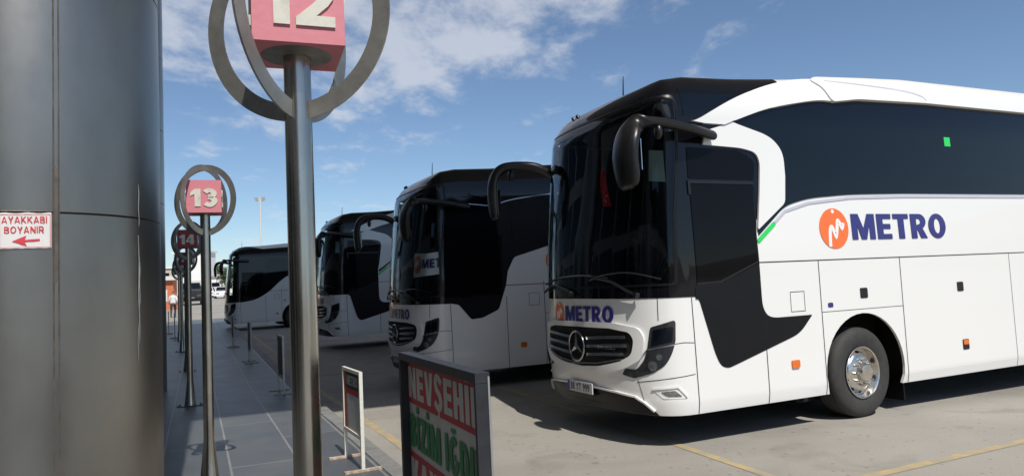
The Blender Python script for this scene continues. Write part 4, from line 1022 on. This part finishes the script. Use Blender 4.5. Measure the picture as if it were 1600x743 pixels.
bm=bmesh.new(); st=strip(spline([(-1.0,2.15),(-.98,2.30),(-.93,2.20),(-.90,2.33),(-.86,2.24)],3),.03); bm.faces.new([bm.verts.new(bus_pt(a,b,-.109)) for a,b in st]); obj('roundel_stroke',bm,MT['logo_white'],rd)
block_text('lettering','METRO',lambda x,y,d:bus_pt(-.74+x,2.17+y,-.112+d),.98,.16,MT['logo_blue'],pc,t=.25,th=.001)
# ------------------------------------------------------------------ far side of the yard
MT['carwhite']=mat('white_car_paint',(.75,.75,.74),.25,coat=.6,noise=.02); MT['cardark']=mat('dark_car_paint',(.03,.03,.035),.25,coat=.6,noise=.1); MT['tail']=mat('tail_lamp',(.4,.02,.02),.3)
def car(name,label,cat,x,y,rz,body,L_=4.4,H_=1.45,W_=1.78,suv=False,group=None):
    t=thing(name,label,cat,(x,y,G(y)),rz,group); hw=W_/2
    if suv: prof=[(-.5,.28),(-.5,.62),(-.485,.66),(-.30,.68),(-.27,.72),(-.17,.97),(-.13,1.0),(.44,1.0),(.485,.95),(.495,.66),(.5,.3)]
    else: prof=[(-.5,.20),(-.5,.45),(-.47,.56),(-.28,.63),(-.24,.65),(-.10,.965),(-.04,1.0),(.18,1.0),(.26,.95),(.38,.69),(.47,.66),(.5,.55),(.5,.22)]
    bm=bmesh.new(); P=[(a*L_,b*H_) for a,b in prof]
    A=[];B=[]
    for a,b in P:
        k=.80 if b>.8*H_ else (.97 if b>.55*H_ else 1); A.append(bm.verts.new((a,-hw*k,b))); B.append(bm.verts.new((a,hw*k,b)))
    n_=len(P); bm.faces.new(A); bm.faces.new(B[::-1])
    for i in range(n_): bm.faces.new((A[i],B[i],B[(i+1)%n_],A[(i+1)%n_]))
    obj('body',bm,body,t,smooth=35,bevel=.05)
    zb,zt=(.70,.95) if suv else (.66,.93)
    for sgn in (-1,1):
        for x0,x1,x2,x3 in (((-.245,-.02,-.02,-.15),(0,.44,.43,0)) if suv else ((-.20,.03,.03,-.10),(.05,.34,.24,.05))):
            q=[(x0*L_,zb*H_),(x1*L_,zb*H_),(x2*L_,zt*H_),(x3*L_,zt*H_)]
            bm=bmesh.new(); ext(bm,[(a,sgn*(hw*(.97 if b<.8*H_ else .82)+.012),b) for a,b in q],(0,-sgn*.01,0)); obj('side_glass',bm,MT['sideglass'],t)
    for x0,z0,x1,z1 in (((-.268,.72,-.178,.955),(.4975,.68,.488,.93)) if suv else ((-.245,.66,-.108,.95),(.375,.70,.272,.935))):
        o_=-.015 if x0<0 else .015; bm=bmesh.new(); ext(bm,[(x0*L_+o_,-hw*.86,z0*H_+.015),(x0*L_+o_,hw*.86,z0*H_+.015),(x1*L_+o_,hw*.72,z1*H_+.015),(x1*L_+o_,-hw*.72,z1*H_+.015)],(-o_*.5,0,-.006)); obj('windscreen' if x0<0 else 'rear_window',bm,MT['sideglass'],t)
    for wx in (-.31,.30):
        for sgn in (-1,1):
            bm=bmesh.new(); cyl(bm,.33,-.10,.10,24,'Y',(wx*L_,sgn*(hw-.10),.33)); w=obj('wheel',bm,MT['rubber'],t,smooth=40,bevel=.02)
            bm=bmesh.new(); cyl(bm,.21,-.008,.008,16,'Y',(wx*L_,sgn*(hw+.006),.33)); obj('rim',bm,MT['trim'],w,smooth=40)
    for sgn in (-1,1):
        box('headlight',-.5*L_-.02,-.5*L_+.05,sgn*hw*.70-.17,sgn*hw*.70+.17,.36*H_,.45*H_,MT['lampglass'],t,bevel=.02)
        box('tail_light',.5*L_-.05,.5*L_+.02,sgn*hw*.76-.13,sgn*hw*.76+.13,.42*H_,.54*H_,MT['tail'],t,bevel=.02)
    box('number_plate',-.5*L_-.03,-.5*L_-.02,-.26,.26,.24*H_,.32*H_,MT['plate'],t)
    box('bumper',-.5*L_-.06,-.5*L_+.1,-hw*.92,hw*.92,.15*H_,.30*H_,body if not suv else MT['plastic'],t,bevel=.03)
    return t
g='cars parked at the far edge of the yard'
car('parked_car','white saloon car facing the camera just right of the number 13 pole','car',-43.4,100,R(112),MT['carwhite'],group=g)
car('parked_car','pale car half hidden by the mirrors and nose of the farthest coach','car',-38.0,92,R(116),MT['carwhite'],H_=1.5,group=g)
car('parked_car','white car parked in front of the low building behind the pale car','car',-49.8,116,R(105),MT['carwhite'],group=g)
car('pickup_truck','dark off-road vehicle with upright cab standing behind the row of bay posts','vehicle',-31.9,70,R(114),MT['cardark'],L_=4.3,H_=2.15,W_=1.9,suv=True)
# buildings
def building(name,label,x,y,w,d,h_,m,rz=0,roofm=None,win=None,trimc=None):
    t=thing(name,label,'building',(x,y,G(y)-.2),rz)
    box('wall',0,w,0,d,0,h_,m,t)
    box('roof',-.3,w+.3,-.3,d+.3,h_+.002,h_+.35,roofm or m,t)
    if win:
        nx,nz,ww,wh,z0,dz=win
        for i in range(nx):
            for j in range(nz):
                cx=(i+.5)*w/nx; f=box('window',cx-ww/2-.08,cx+ww/2+.08,-.06,.03,z0+j*dz-.08,z0+j*dz+wh+.08,MT['boardwhite'],t)
                box('pane',cx-ww/2,cx+ww/2,-.075,-.055,z0+j*dz,z0+j*dz+wh,MT['sideglass'],f)
    if w>7: box('door',w*.45,w*.45+2.6,-.08,.02,.2,3.2,MT['greyframe'],t)
    else: box('shutter',w-2.2,w-.5,-.04,.01,.9,1.9,MT['tail'] if False else trimc or m,t)
    return t
mw=mat('white_rendered_wall',(.78,.78,.76),.8,noise=.04,nscale=.5); mtan=mat('tan_rendered_wall',(.50,.45,.36),.85,noise=.08,nscale=.5); mor=mat('orange_panel',(.62,.20,.10),.7,noise=.1,nscale=1); mrf=mat('grey_roof_sheet',(.30,.30,.31),.6,noise=.1)
building('warehouse','tall plain white warehouse seen between the bay posts',-72,150,7.6,3,9.0,mw,roofm=mw)
building('low_hall','low white hall with dark openings beside the white warehouse',-64.1,149,16,14,3.6,mw,roofm=mrf,win=(6,1,1.6,1.3,1.2,0))
building('flat_house','tan flat roofed building far beyond the parked cars',-88,205,36,12,6.4,mtan,roofm=mtan,win=(9,1,1.5,1.5,3.4,0))
building('pale_house','small pale two storey building left of the white warehouse',-88,158,15,12,6.2,mtan,roofm=mw,win=(5,2,1.2,1.3,1.3,2.6))
building('orange_kiosk','orange and white kiosk at the left edge beside the column',-33.0,60,4.1,.7,2.7,mor,roofm=mw,trimc=mw)
# tree
t=thing('tree','small green tree behind the parked cars left of the farthest coach','tree',(-48.0,118,G(118)))
bm=bmesh.new(); tube(bm,[(0,0,0),(.05,0,.8),(-.05,.1,1.6),(.0,.1,2.6)],[.16,.13,.10,.05],8)
for k in range(6):
    a=k*1.05; tube(bm,[(0,.05,1.2+.2*k),(math.cos(a)*.7,math.sin(a)*.7,1.8+.25*k),(math.cos(a)*1.2,math.sin(a)*1.2,2.3+.25*k)],[.06,.04,.02],6)
obj('trunk',bm,mat('bark',(.10,.07,.05),.9,noise=.2),t)
bm=bmesh.new(); rng=random.Random(3); cl=[(rng.uniform(-1.3,1.3),rng.uniform(-1.2,1.2),rng.uniform(1.3,3.4),rng.uniform(.45,.8)) for _ in range(16)]
for cx,cy,cz,cr in cl:
    for _ in range(130):
        d=Vector((rng.gauss(0,1),rng.gauss(0,1),rng.gauss(0,1))).normalized()*cr*rng.uniform(.5,1); c=Vector((cx,cy,cz))+d
        a=Vector((rng.gauss(0,1),rng.gauss(0,1),rng.gauss(0,1))).normalized(); b=a.cross(Vector((rng.gauss(0,1),rng.gauss(0,1),rng.gauss(0,1)))).normalized()
        bm.faces.new([bm.verts.new(c+a*.13),bm.verts.new(c+b*.07),bm.verts.new(c-a*.13),bm.verts.new(c-b*.07)])
me=bpy.data.meshes.new('crown'); bm.to_mesh(me); bm.free(); t.scale=(1.25,1.25,1.3); link('crown',me,t,mat('leaves',(.06,.10,.03),.7,noise=.4,nscale=3))
# floodlight mast
t=thing('floodlight_mast','slim tall floodlight mast rising behind the farthest coach','light mast',(-42.7,120,G(120)))
bm=bmesh.new(); lathe(bm,[(.22,0),(.20,1),(.09,16.2),(.09,16.4)],16); obj('pole',bm,MT['greyframe'],t,smooth=50)
bm=bmesh.new(); tube(bm,[(-.75,0,15.6),(-.35,0,15.7),(0,0,15.75),(.35,0,15.7),(.75,0,15.6)],.05,8); obj('bracket',bm,MT['greyframe'],t)
for sx in (-.7,-.4,.4,.7): 
    bm=bmesh.new(); vs=bx(bm,sx-.12,sx+.12,-.12,.12,15.75,16.3)
    for v in vs[4:]: v.co.y-=.25; v.co.x*=1.12
    h_=obj('floodlight',bm,MT['greyframe'],t); 
# walker
def person(x,y,rz,label):
    me=bpy.data.meshes.new('person'); V=[(0,0,.92),(0,0,1.12),(0,0,1.34),(0,0,1.45),(0,-.01,1.53),(0,-.01,1.66),(0,-.01,1.74),
      (-.10,0,.88),(-.11,-.14,.50),(-.11,-.10,.10),(-.11,-.24,.05),(.10,0,.88),(.11,.06,.50),(.11,.24,.14),(.11,.13,.05),
      (-.19,0,1.40),(-.25,.06,1.14),(-.24,-.08,.90),(-.24,-.13,.82),(.19,0,1.40),(.25,-.03,1.14),(.25,-.16,.93),(.25,-.20,.85)]
    E_=[(0,1),(1,2),(2,3),(3,4),(4,5),(5,6),(0,7),(7,8),(8,9),(9,10),(0,11),(11,12),(12,13),(13,14),(3,15),(15,16),(16,17),(17,18),(3,19),(19,20),(20,21),(21,22)]
    rad=[.15,.145,.165,.11,.055,.095,.06,.10,.065,.045,.04,.10,.065,.045,.04,.07,.05,.035,.035,.07,.05,.035,.035]
    me.from_pydata(V,E_,[]); o=bpy.data.objects.new('person',me); COL.objects.link(o)
    o.modifiers.new('skin','SKIN'); s=o.modifiers.new('s','SUBSURF'); s.levels=1; s.render_levels=1
    for i,v in enumerate(me.skin_vertices[0].data): v.radius=(rad[i]*(1.25 if i<4 else 1),rad[i]*.8 if i<4 else rad[i]); v.use_root=(i==0)
    dg=bpy.context.evaluated_depsgraph_get(); m2=bpy.data.meshes.new_from_object(o.evaluated_get(dg)); m2.name='person'
    bpy.data.objects.remove(o); o=link('person',m2,None,[mat('skin',(.45,.27,.19),.6),mat('white_shirt',(.75,.77,.80),.8),mat('dark_trousers',(.03,.03,.04),.9),MT['ink']])
    for p_ in m2.polygons:
        c=p_.center; p_.use_smooth=True
        p_.material_index=3 if c.z<.10 or (c.z>1.66 and c.y>-.04) or c.z>1.74 else 2 if c.z<.93 and abs(c.x)<.2 else 1 if c.z<1.46 and c.z>1.0 else 0
    o.location=(x,y,G(y)); o.rotation_euler=(0,0,rz); return tag(o,label,'person')
person(-22.9,47.5,R(200),'person in a white shirt and dark trousers walking away beyond the left bay posts')
